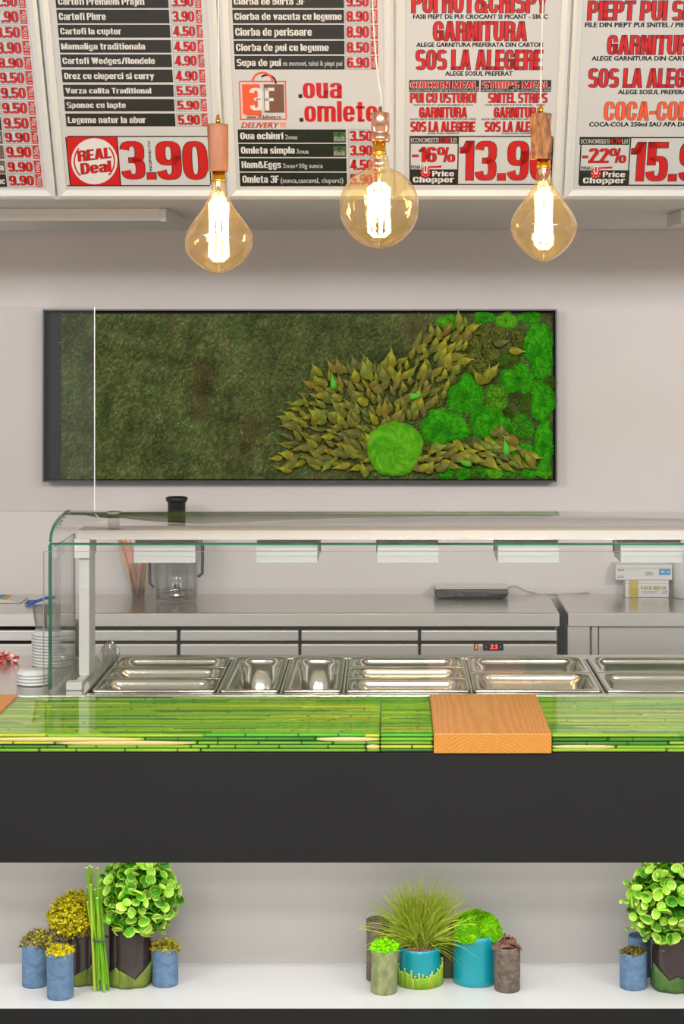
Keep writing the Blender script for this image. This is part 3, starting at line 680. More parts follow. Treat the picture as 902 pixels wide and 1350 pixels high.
# ------------------------------------------------------------------ pendant bulbs
def pendant(px, spec, label, cordpts):
    d = 4.9; s = d/F; X = PX(px, d); zc = 3.1
    t = thing('pendant_lamp', (X, d, PZ(spec['prof'][-1][0], d)), label, 'lamp')
    b = MB(); b.tube([(PX(cx, d), d, PZ(cy, d)) for (cx, cy) in cordpts]+[(PX(cordpts[-1][0], d)+0.0, d, 3.09)], 0.0022, 6)
    b.build('cord', M['cord'], t)
    MB().lathe((PX(cordpts[-1][0], d), d, 3.06), [(0, 0), (0.05, 0), (0.05, 0.04), (0, 0.04)], 24).build('ceiling_cup', M['white'], t)
    hx, y0, y1, r = spec['holder']; hX = PX(hx, d); R = r*s; H = (y1-y0)*s
    b = MB()
    if spec['kind'] == 'copper':
        b.lathe((hX, d, PZ(y1, d)), [(0, 0), (R*.97, 0), (R*1.06, 0.002), (R*1.06, 0.018), (R*.93, 0.020), (R*.93, 0.026), (R, 0.027), (R, H*0.9), (R*.95, H*.93), (R*.2, H*.97), (R*.2, H*1.12), (0, H*1.12)], 32)
        h = b.build('lamp_holder', M['copper'], t)
    else:
        bark = spec['kind'] == 'bark'
        fn = (lambda a, z: 1+0.06*math.sin(3*a+z*60)+0.05*math.sin(5*a-z*90)+0.03*math.sin(9*a+z*200)) if bark else (lambda a, z: 1+0.03*math.sin(2*a+1)+0.03*math.sin(z*40+a))
        pr = [(R*0.5, 0), (R*.92, 0)]+[(R*(1-0.07*(1-k/10)*(0 if bark else 1)), H*k/10) for k in range(0, 11)]+[(R*.8, H*1.01), (0.0, H*1.0)]
        b.lathe((hX, d, PZ(y1, d)), pr, 40, fn=fn)
        b.build('lamp_holder', M['bark'] if bark else M['teak'], t)
        MB().lathe((hX, d, PZ(y0, d)), [(0, 0), (0.006, 0), (0.006, 0.014), (0.004, 0.016), (0.004, 0.024), (0, 0.024)], 12).build('cord_grip', M['brass'], t)
    c0, c1, cr = spec['cap']
    MB().lathe((X, d, PZ(c1, d)), [(0, 0), (cr*s*1.02, 0), (cr*s*1.02, 0.006), (cr*s*.9, 0.009), (cr*s*.9, (c1-c0)*s), (0, (c1-c0)*s)], 28).build('bulb_cap', M['brass'], t)
    prof = spec['prof']; z0 = PZ(prof[-1][0], d)
    # smooth the profile
    ys = np.array([q[0] for q in prof], float); rs = np.array([q[1] for q in prof], float)
    pts = []
    for k in range(len(prof)-1):
        p0 = prof[max(k-1, 0)]; p1 = prof[k]; p2 = prof[k+1]; p3 = prof[min(k+2, len(prof)-1)]
        for q in range(4):
            u = q/4.0
            f = lambda a, b_, c_, e: 0.5*((2*b_)+(-a+c_)*u+(2*a-5*b_+4*c_-e)*u*u+(-a+3*b_-3*c_+e)*u**3)
            pts.append((f(p0[0], p1[0], p2[0], p3[0]), max(0.0, f(p0[1], p1[1], p2[1], p3[1]))))
    pts.append(prof[-1])
    lump = spec.get('lump', 0)
    fn = (lambda a, z: 1+lump*math.sin(2*a+z*30)+lump*0.7*math.sin(3*a-z*40)) if lump else None
    pr = [(r_*s, PZ(y_, d)-z0) for (y_, r_) in pts][::-1]
    MB().lathe((X, d, z0), pr, 48, fn=fn).build('bulb', M['amber'], t)
    f0, f1, fr, n = spec['fil']
    fb = MB()
    for k in range(n):
        a = 2*PI*k/n; zz0, zz1 = PZ(f1, d), PZ(f0, d)
        zm = (zz0+zz1)/2
        wv = fr*s
        fb.tube([(X+wv*.45*math.cos(a), d+wv*.45*math.sin(a), zz0), (X+wv*math.cos(a), d+wv*math.sin(a), zz0+0.012), (X+wv*.9*math.cos(a+.15), d+wv*.9*math.sin(a+.15), zm),
                 (X+wv*math.cos(a+.3), d+wv*math.sin(a+.3), zz1-0.012), (X+wv*.4*math.cos(a), d+wv*.4*math.sin(a), zz1)], 0.0035, 6)
    fb.build('filament', M['led'], t)
    st = MB(); st.tube([(X, d, PZ(c1, d)), (X, d, PZ(f0, d)-0.01)], 0.004, 8); st.tube([(X, d, PZ(f1, d)+0.02), (X, d, z0+0.006)], 0.0015, 6)
    st.build('glass_stem', M['chrome'], t)
    ld = bpy.data.lights.new('bulb_glow', 'POINT'); ld.energy = 5; ld.color = (1, .72, .42); ld.shadow_soft_size = 0.012
    lo = bpy.data.objects.new('bulb_glow', ld); COL.objects.link(lo); lo.parent = t
    lo.location = Vector((X, d, PZ((f0+f1)/2, d)))-Vector(t.location)

pendant(288.5, dict(kind='teak', holder=(287.5, 164, 226, 13.5), cap=(226, 240, 9.5), lump=0.025, fil=(262, 344, 12, 8),
        prof=[(238, 8.5), (250, 9.5), (262, 14), (276, 22.5), (290, 33), (303, 41), (316, 44.5), (330, 42), (342, 35), (352, 24), (359, 11), (361.5, 0)]),
        'pear-shaped amber bulb in a pinkish turned wood holder, left of the three hanging lamps', [(288, 158), (288.5, 80), (288, 0)])
pendant(500, dict(kind='copper', holder=(501.5, 146, 187, 12), cap=(187, 203, 9.5), fil=(242, 312, 14, 9),
        prof=[(203, 9), (208, 12.5), (219, 13), (223, 17), (228, 28), (238, 40), (252, 48.5), (268, 52), (284, 51.5), (299, 46), (311, 37), (320, 26), (326, 12), (328, 0)]),
        'round globe amber bulb in a copper holder, middle one of the three hanging lamps', [(502, 146), (503, 130), (500, 112), (496, 80), (493, 40), (491, 0)])
pendant(717, dict(kind='bark', holder=(713.5, 150, 210, 13.5), cap=(210, 222, 9.5), fil=(250, 328, 11, 8),
        prof=[(220, 8.5), (232, 9.5), (244, 13), (257, 21), (270, 31), (284, 40), (296, 44), (304, 43.5), (316, 39), (328, 30), (338, 18), (344, 7), (345.5, 0)]),
        'pear-shaped amber bulb in a rough bark holder, right of the three hanging lamps', [(713, 150), (713, 120), (714, 60), (716, 0)])

# ------------------------------------------------------------------ scatter helpers
def blades(P, N, L, W, bend, C, tri=False):
    """P roots, N directions, L lengths, W widths, C colours -> one vertex array; two quads per blade tapering to a tip"""
    n = len(P); N = N/np.linalg.norm(N, axis=1, keepdims=True)
    A = rng.normal(size=(n, 3)); S = np.cross(N, A); S /= np.linalg.norm(S, axis=1, keepdims=True)
    B = rng.normal(size=(n, 3))*bend[:, None]
    mid = P+N*(L*0.5)[:, None]+B*0.3*L[:, None]; tip = P+N*L[:, None]+B*L[:, None]
    V = np.stack([P-S*W[:, None]*.5, P+S*W[:, None]*.5, mid-S*W[:, None]*.42, mid+S*W[:, None]*.42, tip], 1).reshape(-1, 3)
    k = np.arange(n)[:, None]*5
    T = np.concatenate([k+np.array([[0, 1, 3]]), k+np.array([[0, 3, 2]]), k+np.array([[2, 3, 4]])], 0)
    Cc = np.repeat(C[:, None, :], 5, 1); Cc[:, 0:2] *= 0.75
    return V, T, Cc.reshape(-1, 3)
def pal(cols, n, w=None):
    a = np.array([lin(c)[:3] for c in cols]); i = rng.choice(len(cols), n, p=w); return a[i]*rng.uniform(0.75, 1.25, (n, 1))
_ico = None
def ico():
    t = (1+5**.5)/2
    V = np.array([(-1,t,0),(1,t,0),(-1,-t,0),(1,-t,0),(0,-1,t),(0,1,t),(0,-1,-t),(0,1,-t),(t,0,-1),(t,0,1),(-t,0,-1),(-t,0,1)], float); V /= np.linalg.norm(V[0])
    Fc = np.array([(0,11,5),(0,5,1),(0,1,7),(0,7,10),(0,10,11),(1,5,9),(5,11,4),(11,10,2),(10,7,6),(7,1,8),(3,9,4),(3,4,2),(3,2,6),(3,6,8),(3,8,9),(4,9,5),(2,4,11),(6,2,10),(8,6,7),(9,8,1)])
    return V, Fc
def clumps(P, R, C):
    V0, F0 = ico(); n = len(P)
    V = P[:, None, :]+V0[None]*R[:, None, None]*rng.uniform(.7, 1.3, (n, 12, 1))
    T = (F0[None]+np.arange(n)[:, None, None]*12).reshape(-1, 3)
    return V.reshape(-1, 3), T, np.repeat(C[:, None, :], 12, 1).reshape(-1, 3)

# ------------------------------------------------------------------ moss picture on the wall
DP = 7.815                      # plane of the moss
fx0, fx1 = PX(56, 7.79), PX(734.5, 7.79); fz0, fz1 = PZ(635.5, 7.79), PZ(407.5, 7.79)
mp = thing('moss_picture', ((fx0+fx1)/2, WALL, fz0), 'long preserved moss picture in a thin dark metal frame on the wall', 'picture')
tw = 0.006
for (a, b_, c, d_) in ((fx0, fx1, fz1-tw, fz1), (fx0, fx1, fz0, fz0+tw), (fx0, fx0+tw, fz0+tw, fz1-tw), (fx1-tw, fx1, fz0+tw, fz1-tw)):
    MB().box(a, b_, 7.79, WALL-0.001, c, d_).build('frame_side', M['framemetal'], mp)
MB().box(fx0+tw, fx1-tw, 7.86, WALL-0.002, fz0+tw, fz1-tw).build('backing_board', M['backing'], mp)
mx0, mx1, mz0, mz1 = PX(80, DP), PX(729, DP), PZ(632, DP), PZ(414, DP)
nx, nz = 220, 76
gx, gz = np.meshgrid(np.linspace(mx0, mx1, nx), np.linspace(mz0, mz1, nz))
def mh(x, z): return 0.008*wob(x, z, 0, 26)+0.005*wob(x, z, 3, 70)
gy = DP+0.012-mh(gx, gz)
V = np.stack([gx, gy, gz], -1).reshape(-1, 3); ii = np.arange(nz-1)[:, None]*nx+np.arange(nx-1)[None]
Q = np.stack([ii, ii+1, ii+nx+1, ii+nx], -1).reshape(-1, 4)
def mosscol(x, z, n):
    base = pal([(124, 140, 74), (104, 128, 72), (148, 160, 100), (116, 106, 70), (88, 110, 64), (140, 124, 78), (94, 134, 82)], n, [.24, .2, .16, .12, .14, .06, .08])
    patch = wob(x, z, 1.7, 22)[:, None]; p2 = wob(x, z, 5.1, 11)[:, None]
    k = np.clip(0.92+0.42*patch, .45, 1.5); brown = np.clip(p2*1.4-0.35, 0, 1)
    br = np.array(lin((120, 98, 68))[:3])
    return (base*k)*(1-brown*.7)+br*brown*.7*k
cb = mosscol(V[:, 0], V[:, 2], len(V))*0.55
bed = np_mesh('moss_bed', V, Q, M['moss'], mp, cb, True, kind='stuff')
n = 52000
bx = rng.uniform(mx0+.004, mx1-.004, n); bz = rng.uniform(mz0+.004, mz1-.004, n)
P = np.stack([bx, DP+0.013-mh(bx, bz), bz], 1)
sw = np.stack([wob(bx, bz, 8, 30), np.zeros(n)-0.55, wob(bx, bz, 12, 30)], 1)+rng.normal(0, .75, (n, 3))*np.array([1, .25, 1])
sw[:, 1] = -np.abs(sw[:, 1])
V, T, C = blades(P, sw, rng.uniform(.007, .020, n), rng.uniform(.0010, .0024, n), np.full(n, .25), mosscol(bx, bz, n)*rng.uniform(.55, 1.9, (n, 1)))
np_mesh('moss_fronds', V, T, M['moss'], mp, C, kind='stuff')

def mound(parent, c, rx, rz, h, ang, cols, name, n=26, fuzz=900, up='y', mtl=None, edge=3.0, fl=(0.004, 0.008), seed=0):
    """cushion of moss: domed body bulging to the camera (up='y') or upwards (up='z')"""
    K, Rg = 30, 9; VV = []
    for i in range(Rg+1):
        u = i/Rg
        for k in range(K):
            a = 2*PI*k/K
            q = 1+(0.02 if seed == 0 else .10)*math.sin(3*a+seed)+(.03 if seed == 0 else 0.06)*math.sin(5*a+2*seed)+(.006 if seed == 0 else 0.04)*math.sin(8*a+seed)
            r_ = math.sin(u*PI/2)*q; hh = math.cos(u*PI/2)**0.75*h
            lx, lz = r_*rx*math.cos(a), r_*rz*math.sin(a)
            w_ = 1+(.02 if seed == 0 else 0.10)*float(wob(lx*60+seed, lz*60, 0, 1.0))
            X_ = lx*math.cos(ang)-lz*math.sin(ang); Z_ = lx*math.sin(ang)+lz*math.cos(ang)
            VV.append((X_, -hh*w_, Z_) if up == 'y' else (X_, Z_, hh*w_))
    VV = np.array(VV)+np.array(c)
    Fq = np.array([(i*K+k, i*K+(k+1) % K, (i+1)*K+(k+1) % K, (i+1)*K+k) for i in range(Rg) for k in range(K)])
    m_ = len(VV); cc = pal(cols, m_)*0.7
    # fuzz on the surface
    f = rng.integers(0, len(Fq), fuzz); u, v = rng.uniform(0, 1, (2, fuzz))
    A, B, Cq, D = (VV[Fq[f, j]] for j in range(4))
    Pp = (A*(1-u)[:, None]+B*u[:, None])*(1-v)[:, None]+(D*(1-u)[:, None]+Cq*u[:, None])*v[:, None]
    ctr = np.array(c)+(np.array([0, h*0.6, 0]) if up == 'y' else np.array([0, 0, -h*.6]))
    Nn = Pp-ctr; Nn /= np.linalg.norm(Nn, axis=1, keepdims=True)
    Nn = Nn+rng.normal(0, .9 if seed == 0 else .45, Nn.shape)
    col = pal(cols, fuzz)*np.clip(1+(.10 if seed == 0 else .45)*wob(Pp[:, 0], Pp[:, 2], Pp[:, 1]*.5+seed, 60), .5, 1.5)[:, None]
    V2, T2, C2 = blades(Pp, Nn, rng.uniform(fl[0], fl[1], fuzz), rng.uniform(.0013, .0026, fuzz), np.full(fuzz, .2), col)
    T1 = np.concatenate([Fq[:, [0, 1, 2]], Fq[:, [0, 2, 3]]])
    return np_mesh(name, np.vstack([VV, V2]), np.vstack([T1, T2+m_]), mtl or M['mossbright'], parent, np.vstack([cc, C2]))

s = DP/F
BR = [(76, 206, 30), (60, 186, 30), (104, 216, 42), (52, 166, 30)]; GY = [(120, 212, 34), (144, 224, 60), (92, 200, 34)]
DK = [(92, 132, 36), (70, 124, 34), (106, 126, 48)]; OL = [(98, 112, 42), (80, 92, 36), (116, 120, 52)]
MD = [(520, 591, 38, 37, 0, GY, .05), (585, 563, 32, 24, 6, BR, .035), (614, 521, 24, 26, 0, BR, .035), (653, 524, 19, 18, 0, DK+GY, .03),
      (645, 557, 27, 22, 10, BR, .034), (683, 499, 23, 20, 25, BR, .03), (672, 478, 17, 13, 20, DK, .026), (711, 461, 19, 37, -6, BR, .036),
      (715, 528, 17, 27, 0, BR, .032), (687, 563, 17, 18, 0, DK+BR, .03), (717, 585, 13, 29, 0, BR, .032), (595, 424, 18, 9, 0, GY, .022),
      (639, 419, 14, 7, 0, BR, .02), (668, 423, 14, 10, 0, GY, .024), (699, 419, 15, 7, 0, BR, .022), (588, 621, 12, 10, 0, BR, .02), (611, 625, 11, 8, 0, BR, .02),
      (631, 623, 12, 8, 0, BR+OL, .02), (652, 622, 12, 8, 0, GY, .022), (675, 622, 13, 7, 0, BR+DK, .02), (697, 623, 10, 7, 0, BR, .02), (717, 620, 11, 10, 0, BR+GY, .02),
      (688, 596, 15, 11, 0, BR, .022), (725, 505, 8, 9, 0, DK, .02), (694, 531, 9, 14, 0, DK, .02), (668, 545, 8, 8, 0, DK, .02)]
for k, (cx, cy, rx, ry, an, cl, h) in enumerate(MD):
    big = k == 0
    mound(mp, (PX(cx, DP), DP+0.012-(.012 if big else 0), PZ(cy, DP)), rx*s, ry*s, h, math.radians(-an), cl, 'moss_cushion', fuzz=9000 if big else int(700+rx*ry*5), seed=k*1.7, fl=(.0015, .0035) if big else (.003, .008))
OLM = [(600, 479, 12, 17), (630, 449, 18, 19), (630, 484, 17, 14), (660, 443, 12, 14), (683, 445, 8, 13), (539, 540, 13, 9), (573, 531, 12, 11), (584, 514, 9, 14), (612, 444, 9, 8), (650, 470, 12, 10), (622, 470, 12, 8),
       (495, 588, 14, 10), (480, 600, 14, 9), (600, 500, 10, 8), (563, 590, 16, 6)]
for k, (cx, cy, rx, ry) in enumerate(OLM):
    m_ = int(rx*ry*1.1); a = rng.uniform(0, 6.28, m_); q = np.sqrt(rng.uniform(0, 1, m_))
    P = np.stack([PX(cx, DP)+q*rx*s*np.cos(a), DP+0.008-0.022*(1-q**2), PZ(cy, DP)+q*ry*s*np.sin(a)], 1)
    V, T, C = clumps(P, rng.uniform(.004, .009, m_), pal(OL, m_))
    np_mesh('olive_moss_clump', V, T, M['moss'], mp, C, True, kind='stuff')

# dried pod leaves
def podmesh(k):
    r_ = random.Random(k); bend = r_.uniform(-.4, .4); rings = [(0, .25), (.14, .85), (.38, 1.0), (.60, .62), (.78, .24), (1.0, .06)]; n = 5
    vs = []; fs = []
    for (t, w) in rings:
        for j in range(n):
            a = 2*PI*j/n; q = 1+r_.uniform(-.1, .1)
            vs.append((math.cos(a)*w*.24*q+bend*t*t, -math.sin(a)*w*.16*q-.03, t-.4))
    fs = [(i*n+j, i*n+(j+1) % n, (i+1)*n+(j+1) % n, (i+1)*n+j) for i in range(len(rings)-1) for j in range(n)]
    return vs, fs
podm = []
PC = [((173, 177, 34), (107, 102, 26)), ((151, 155, 42), (90, 90, 31)), ((190, 193, 31), (126, 117, 23)), ((156, 152, 42), (100, 90, 34)), ((128, 136, 48), (80, 83, 36)), ((173, 158, 34), (115, 93, 27)), ((161, 177, 45), (98, 114, 31)), ((60, 190, 40), (100, 206, 56))]
pmats = [mat('dried_leaf_%s' % 'abcdefgh'[i], c1, .6, c2=c2, nscale=2.2, stretch=(1, 1, .7), contrast=.4, bump=.3, bscale=6) for i, (c1, c2) in enumerate(PC)]
for ci in range(8):
    for k in range(2):
        vs, fs = podmesh(ci*2+k); me = bpy.data.meshes.new('leaf'); me.from_pydata(vs, [], fs); me.materials.append(pmats[ci])
        me.polygons.foreach_set('use_smooth', [True]*len(fs)); podm.append(me)
def inside(p, poly):
    c = False; j = len(poly)-1
    for i in range(len(poly)):
        xi, yi = poly[i]; xj, yj = poly[j]
        if (yi > p[1]) != (yj > p[1]) and p[0] < (xj-xi)*(p[1]-yi)/(yj-yi)+xi: c = not c
        j = i
    return c
fan = [(360, 618), (374, 580), (372, 552), (392, 520), (414, 488), (432, 480), (446, 484), (470, 470), (500, 480), (535, 470), (548, 448), (575, 432), (600, 432), (618, 414), (628, 432), (612, 462), (604, 492), (592, 505), (584, 530), (560, 545), (528, 552), (498, 562), (484, 590), (488, 618), (420, 618)]
low = [(524, 618), (548, 602), (575, 590), (588, 586), (604, 582), (618, 590), (640, 588), (652, 572), (662, 566), (668, 580), (692, 590), (704, 604), (708, 618), (690, 618), (655, 612), (612, 612), (560, 622)]
pods = []
def place(px, py, ang, ln, wd=1.0, ci=None, dy=0.0):
    lo = -0.004+0.0*py
    ci = ci if ci is not None else rng.choice(7, p=[.22, .2, .14, .12, .12, .08, .12])
    me = podm[ci*2+int(rng.integers(0, 2))]
    o = bpy.data.objects.new('leaf', me); COL.objects.link(o); o.parent = mp
    o.location = Vector((PX(px, DP), DP-0.010-dy, PZ(py, DP)))-Vector(mp.location)
    # leaf long axis z turned in the picture plane, tip lifted a little
    o.rotation_euler = Euler((rng.uniform(.05, .35), -ang+PI/2 if False else 0, 0)); 
    R_ = Matrix.Rotation(PI/2-ang, 4, 'Y') @ Matrix.Rotation(rng.uniform(.05, .4), 4, 'X')
    o.rotation_euler = R_.to_euler(); o.scale = (ln*s*wd, ln*s, ln*s); return o
def scatter(poly, md, maxn, angf, ln):
    xs = [p[0] for p in poly]; ys = [p[1] for p in poly]; k = 0; t = 0
    while k < maxn and t < 6000:
        t += 1; x = rng.uniform(min(xs), max(xs)); y = rng.uniform(min(ys), max(ys))
        if not inside((x, y), poly): continue
        if any((x-q[0])**2+((y-q[1])*.8)**2 < md*md for q in pods): continue
        pods.append((x, y)); place(x, y, angf(x, y)+rng.normal(0, .22), rng.uniform(*ln)*rng.uniform(.8, 1.15), rng.uniform(.9, 1.6), dy=rng.uniform(0, .012)); k += 1
def fang(x, y):
    a = math.atan2(-(y-612), x-528) if x < 520 else math.radians(78-0.30*(x-520))
    if 470 < x < 520: a = math.radians(102-0.45*(x-470))*.6+a*.4 if y < 560 else a
    return a
scatter(fan, 7.3, 230, fang, (16, 25))
scatter(low, 7.4, 70, lambda x, y: math.radians(-28) if x > 600 else math.radians(20), (16, 25))
for (x, y, a, l_, c) in ((607, 424, 70, 26, 0), (622, 434, 5, 24, 2), (680, 462, 5, 22, 2), (648, 490, 62, 26, 2), (643, 497, 50, 26, 0), (630, 500, 150, 26, 0), (545, 520, 40, 20, 7), (665, 592, 130, 22, 7), (615, 608, 140, 20, 7),
                         (662, 570, 70, 24, 1), (612, 475, 20, 24, 2), (660, 452, 10, 22, 4), (482, 620, 85, 22, 0), (438, 506, 130, 20, 7), (674, 580, 160, 26, 5), (700, 606, 100, 24, 0)):
    place(x, y, math.radians(a), l_, 1.3, c, .014)

# ------------------------------------------------------------------ serving counter
CT = 0.950; CB = 0.903; SH = 0.290; D0, D1 = 4.70, 5.20
sc_ = thing('serving_counter', (0.2, 4.95, 0), 'black serving counter topped with green stems set in resin and a lit white shelf niche', 'counter')
XL, XR = -1.6, 1.9
ft = PZ(993.5, 4.71)
MB().box(XL, XR, 4.705, 4.725, PZ(1137.5, 4.705), CB-0.001).build('front_panel', M['black'], sc_, bevel=.001)
MB().box(XL, XR, 4.730, 5.19, CB-0.02, CB-0.001).build('top_support', M['dark'], sc_)
MB().box(XL, XR, 4.705, 5.04, SH-.03, SH).build('niche_shelf', M['shelf'], sc_, bevel=.0012)
MB().box(XL, XR, 5.04, 5.06, SH-.03, 0.86).build('niche_back', M['niche'], sc_)
MB().box(XL, XR, 4.726, 5.04, 0.78, 0.80).build('niche_ceiling', M['niche'], sc_)
MB().box(XL, XR, 4.700, 4.72, 0.0, PZ(1330.5, 4.70)).build('plinth', M['black'], sc_)
MB().box(XL, XR, 5.07, 5.19, 0.0, CB-.02).build('rear_panel', M['steel'], sc_)
# slabs of resin with stems
GR = [mat('stem_%s' % nm, c1, .35, c2=c2, nscale=9, stretch=(.35, 3, 3), contrast=.35) for nm, c1, c2 in
      (('green', (96, 160, 8), (128, 180, 14)), ('lime', (158, 200, 18), (126, 176, 16)), ('yellow', (206, 208, 30), (176, 192, 28)), ('deep', (34, 100, 8), (64, 132, 12)), ('cream', (232, 206, 150), (222, 200, 120)), ('bright', (40, 180, 20), (70, 190, 20)))]
node = mat('stem_node', (26, 62, 12), .5)
def stem(bb, x0, x1, y, z, r, mi, n=7, nodes=True, nm=6, rz=1.0, jit=0.0):
    pts = [(x0, y, z), (x0+.004, y, z), ((x0+x1)/2, y+jit, z), (x1-.004, y, z), (x1, y, z)]
    vs = []; 
    for i, (p, q) in enumerate(zip(pts, (.6, 1, 1, 1, .6))):
        for k in range(n):
            a = 2*PI*(k+.5)/n; vs.append((p[0], p[1]+math.cos(a)*r*q, p[2]+math.sin(a)*r*q*rz))
    fs = [(i*n+k, (i+1)*n+k, (i+1)*n+(k+1) % n, i*n+(k+1) % n) for i in range(4) for k in range(n)]+[tuple(range(n)), tuple(4*n+k for k in range(n))[::-1]]
    bb.add(vs, fs, mi, True)
    if nodes:
        x = x0+random.uniform(.04, .1)
        while x < x1-.02:
            bb.tube([(x-.0018, y, z), (x+.0018, y, z)], r*1.12, n, nm, caps=False); x += random.uniform(.085, .13)
def slab(x0, x1, tag_):
    sb = MB().box(x0+.0001, x1-.0001, D0, D1, CB, CT).build('resin_slab', M['resin'], sc_, bevel=.0008, seg=1, label='glossy resin slab of green stems '+tag_)
    MB().box(x0+.001, x1-.001, D0+.012, D1-.002, CB+.0008, CT-.0235).build('underlay', M['resin_base'], sb)
    st = MB(); y = D0+.016
    while y < D1-.006:
        r = random.uniform(.0034, .0052); x = x0+.0006-random.uniform(0, .3)
        while x < x1-.01:
            L_ = random.uniform(.14, .5); a = max(x, x0+.0006); e = min(x+L_, x1-.0006)
            if e-a > .012:
                mi = random.choices(range(6), (.40, .32, .10, .13, 0.01, .04))[0]
                stem(st, a, e, y+random.uniform(-.0008, .0008), CT-.0028-r-random.uniform(0, .0022), r, mi, n=6, nodes=random.random() < .35, jit=random.uniform(-.002, .002))
            x += L_+random.uniform(.001, .01)
        y += r*1.9
    y = D0+.020
    while y < D1-.006:       # a second, lower layer seen through the gaps
        stem(st, x0+.004, x1-.004, y, CT-.0175, .0055, 3, n=6, nodes=False); y += .0125
    st.build('stem_bed', GR+[node], sb, kind='stuff')
    # the layers seen at the front edge, stem by stem
    rows = [(CT-.0055, .0040, (.2, .15, .1, .15, 0, .4)), (CT-.0145, .0042, (.2, .1, .25, .1, .35, 0)), (CT-.0235, .0044, (.35, .15, .3, .15, .05, 0)), (CT-.0325, .0044, (.2, .1, .2, .1, .4, 0)), (CT-.0410, .0040, (.5, .1, .1, .3, 0, 0))]
    for (z, r, wts) in rows:
        x = x0+.0006-random.uniform(0, .15)
        while x < x1-.01:
            L_ = random.uniform(.22, .42); a = max(x, x0+.0006); e = min(x+L_, x1-.0006)
            if e-a > .02:
                mi = random.choices(range(6), wts)[0]; bb = MB()
                if mi == 4:   # split stem: pale cut face, thin ends
                    vs = []; n_ = 14
                    for q in range(n_+1):
                        u = q/n_; w = 1.35*math.sin(PI*u)**.45 if 0 < u < 1 else 0.02
                        xx = a+(e-a)*u
                        vs += [(xx, D0+.0035, z-r*w), (xx, D0+.0026, z), (xx, D0+.0035, z+r*w), (xx, D0+.008, z+r*.7*w), (xx, D0+.008, z-r*.7*w)]
                    fs = [(q*5+k, q*5+(k+1) % 5, (q+1)*5+(k+1) % 5, (q+1)*5+k) for q in range(n_) for k in range(5)]
                    bb.add(vs, fs, 4, True)
                    stem(bb, a, e, D0+.0095, z, r*1.05, 1, nodes=False)
                else:
                    stem(bb, a, e, D0+.0068+random.uniform(-.0008, .0008), z+random.uniform(-.0008, .0008), r*random.uniform(.85, 1.1), mi, jit=0, nodes=random.random() < .6)
                bb.build('stem', GR+[node], sb)
            x += L_+.003
slab(-0.985, -0.0253, 'left of the wood block, the longer piece'); slab(-0.0250, 0.103, 'beside the wood block'); slab(.387, XR, 'right of the wood block')
MB().box(.1036, .3862, D0-.003, D1, CB, CT+.001).build('wood_block', M['oak'], sc_, bevel=.002, label='honey oak block')
MB().box(XL, -.9865, D0-.003, D1, CB, CT+.001).build('wood_block', M['oak'], sc_, bevel=.002, label='honey oak block')

# ------------------------------------------------------------------ food display (bain-marie) with its glass gantry
ZD = 0.947; XD0 = -1.6; XD1 = 1.9
fd = thing('food_display', (0.2, 5.5, 0), 'stainless steel food display with a curved glass sneeze guard behind the counter', 'display case')
MB().box(XD0, XD1, 5.212, 5.85, 0.10, 0.72).build('cabinet', M['steel'], fd)
MB().box(XD0, -.812, 5.206, 5.85, .74, ZD).build('side_worktop', M['steeltop'], fd, bevel=.004)
MB().box(-.812, XD1, 5.206, 5.238, .74, ZD).build('front_rim', M['steeltop'], fd, bevel=.003)
MB().box(-.812, XD1, 5.790, 5.85, .74, ZD).build('rear_rim', M['steeltop'], fd, bevel=.003)
def shade_pan(name, x0, x1, y0, y1, depth, label, r=.028):
    t = thing(name, ((x0+x1)/2, (y0+y1)/2, ZD-depth), label, 'food pan')
    x0 += .002; x1 -= .002; y0 += .002; y1 -= .002
    def loop(ins, z, rr, n=6):
        P = []
        a0, a1, b0, b1 = x0+ins, x1-ins, y0+ins, y1-ins
        for (cx, cy, s0) in ((a1-rr, b1-rr, 0), (a0+rr, b1-rr, 90), (a0+rr, b0+rr, 180), (a1-rr, b0+rr, 270)):
            for k in range(n+1):
                a = math.radians(s0+90*k/n); P.append((cx+rr*math.cos(a), cy+rr*math.sin(a), z))
        return P
    zt = ZD+.006
    L = [loop(0, zt-.005, .008), loop(0, zt-.001, .008), loop(.003, zt, .010), loop(.013, zt, .03), loop(.016, zt-.0015, .034), loop(.020, zt-.010, .036),
         loop(.022, zt-.022, .036), loop(.026, zt-.024, .036), loop(.032, ZD-depth+.03, .036), loop(.040, ZD-depth+.012, .034), loop(.056, ZD-depth+.003, .03), loop(.10 if y1-y0 > .25 else .07, ZD-depth+.001, .02 if y1-y0 > .16 else .01)]
    K = len(L[0]); b = MB(); vs = [p for l in L for p in l]
    fs = [(i*K+k, i*K+(k+1) % K, (i+1)*K+(k+1) % K, (i+1)*K+k) for i in range(len(L)-1) for k in range(K)]+[tuple((len(L)-1)*K+k for k in range(K))]
    b.add(vs, fs, 0, True); b.build('basin', M['panst'], t)
    return t
yb0, yb1 = 5.243, 5.786; h3 = (yb1-yb0)/3; h2 = (yb1-yb0)/2
nm3 = ['front', 'middle', 'rear']; nm2 = ['front', 'rear']
for k in range(3): shade_pan('food_pan', -.800, -.468, yb0+k*h3, yb0+(k+1)*h3, .10, 'shallow wide steel pan, %s one of the three stacked in rows at the left end' % nm3[k])
shade_pan('food_pan', -.458, -.2985, yb0, yb1, .15, 'long narrow steel pan, left one of the deep pair')
shade_pan('food_pan', -.289, -.1315, yb0, yb1, .15, 'long narrow steel pan, right one of the deep pair')
for k in range(3): shade_pan('food_pan', -.121, .213, yb0+k*h3, yb0+(k+1)*h3, .10, 'shallow wide steel pan in the central group of three, the %s row' % nm3[k])
for k in range(2): shade_pan('food_pan', .2225, .5655, yb0+k*h2, yb0+(k+1)*h2, .12, 'broad steel pan behind the wood block, the %s one' % nm2[k])
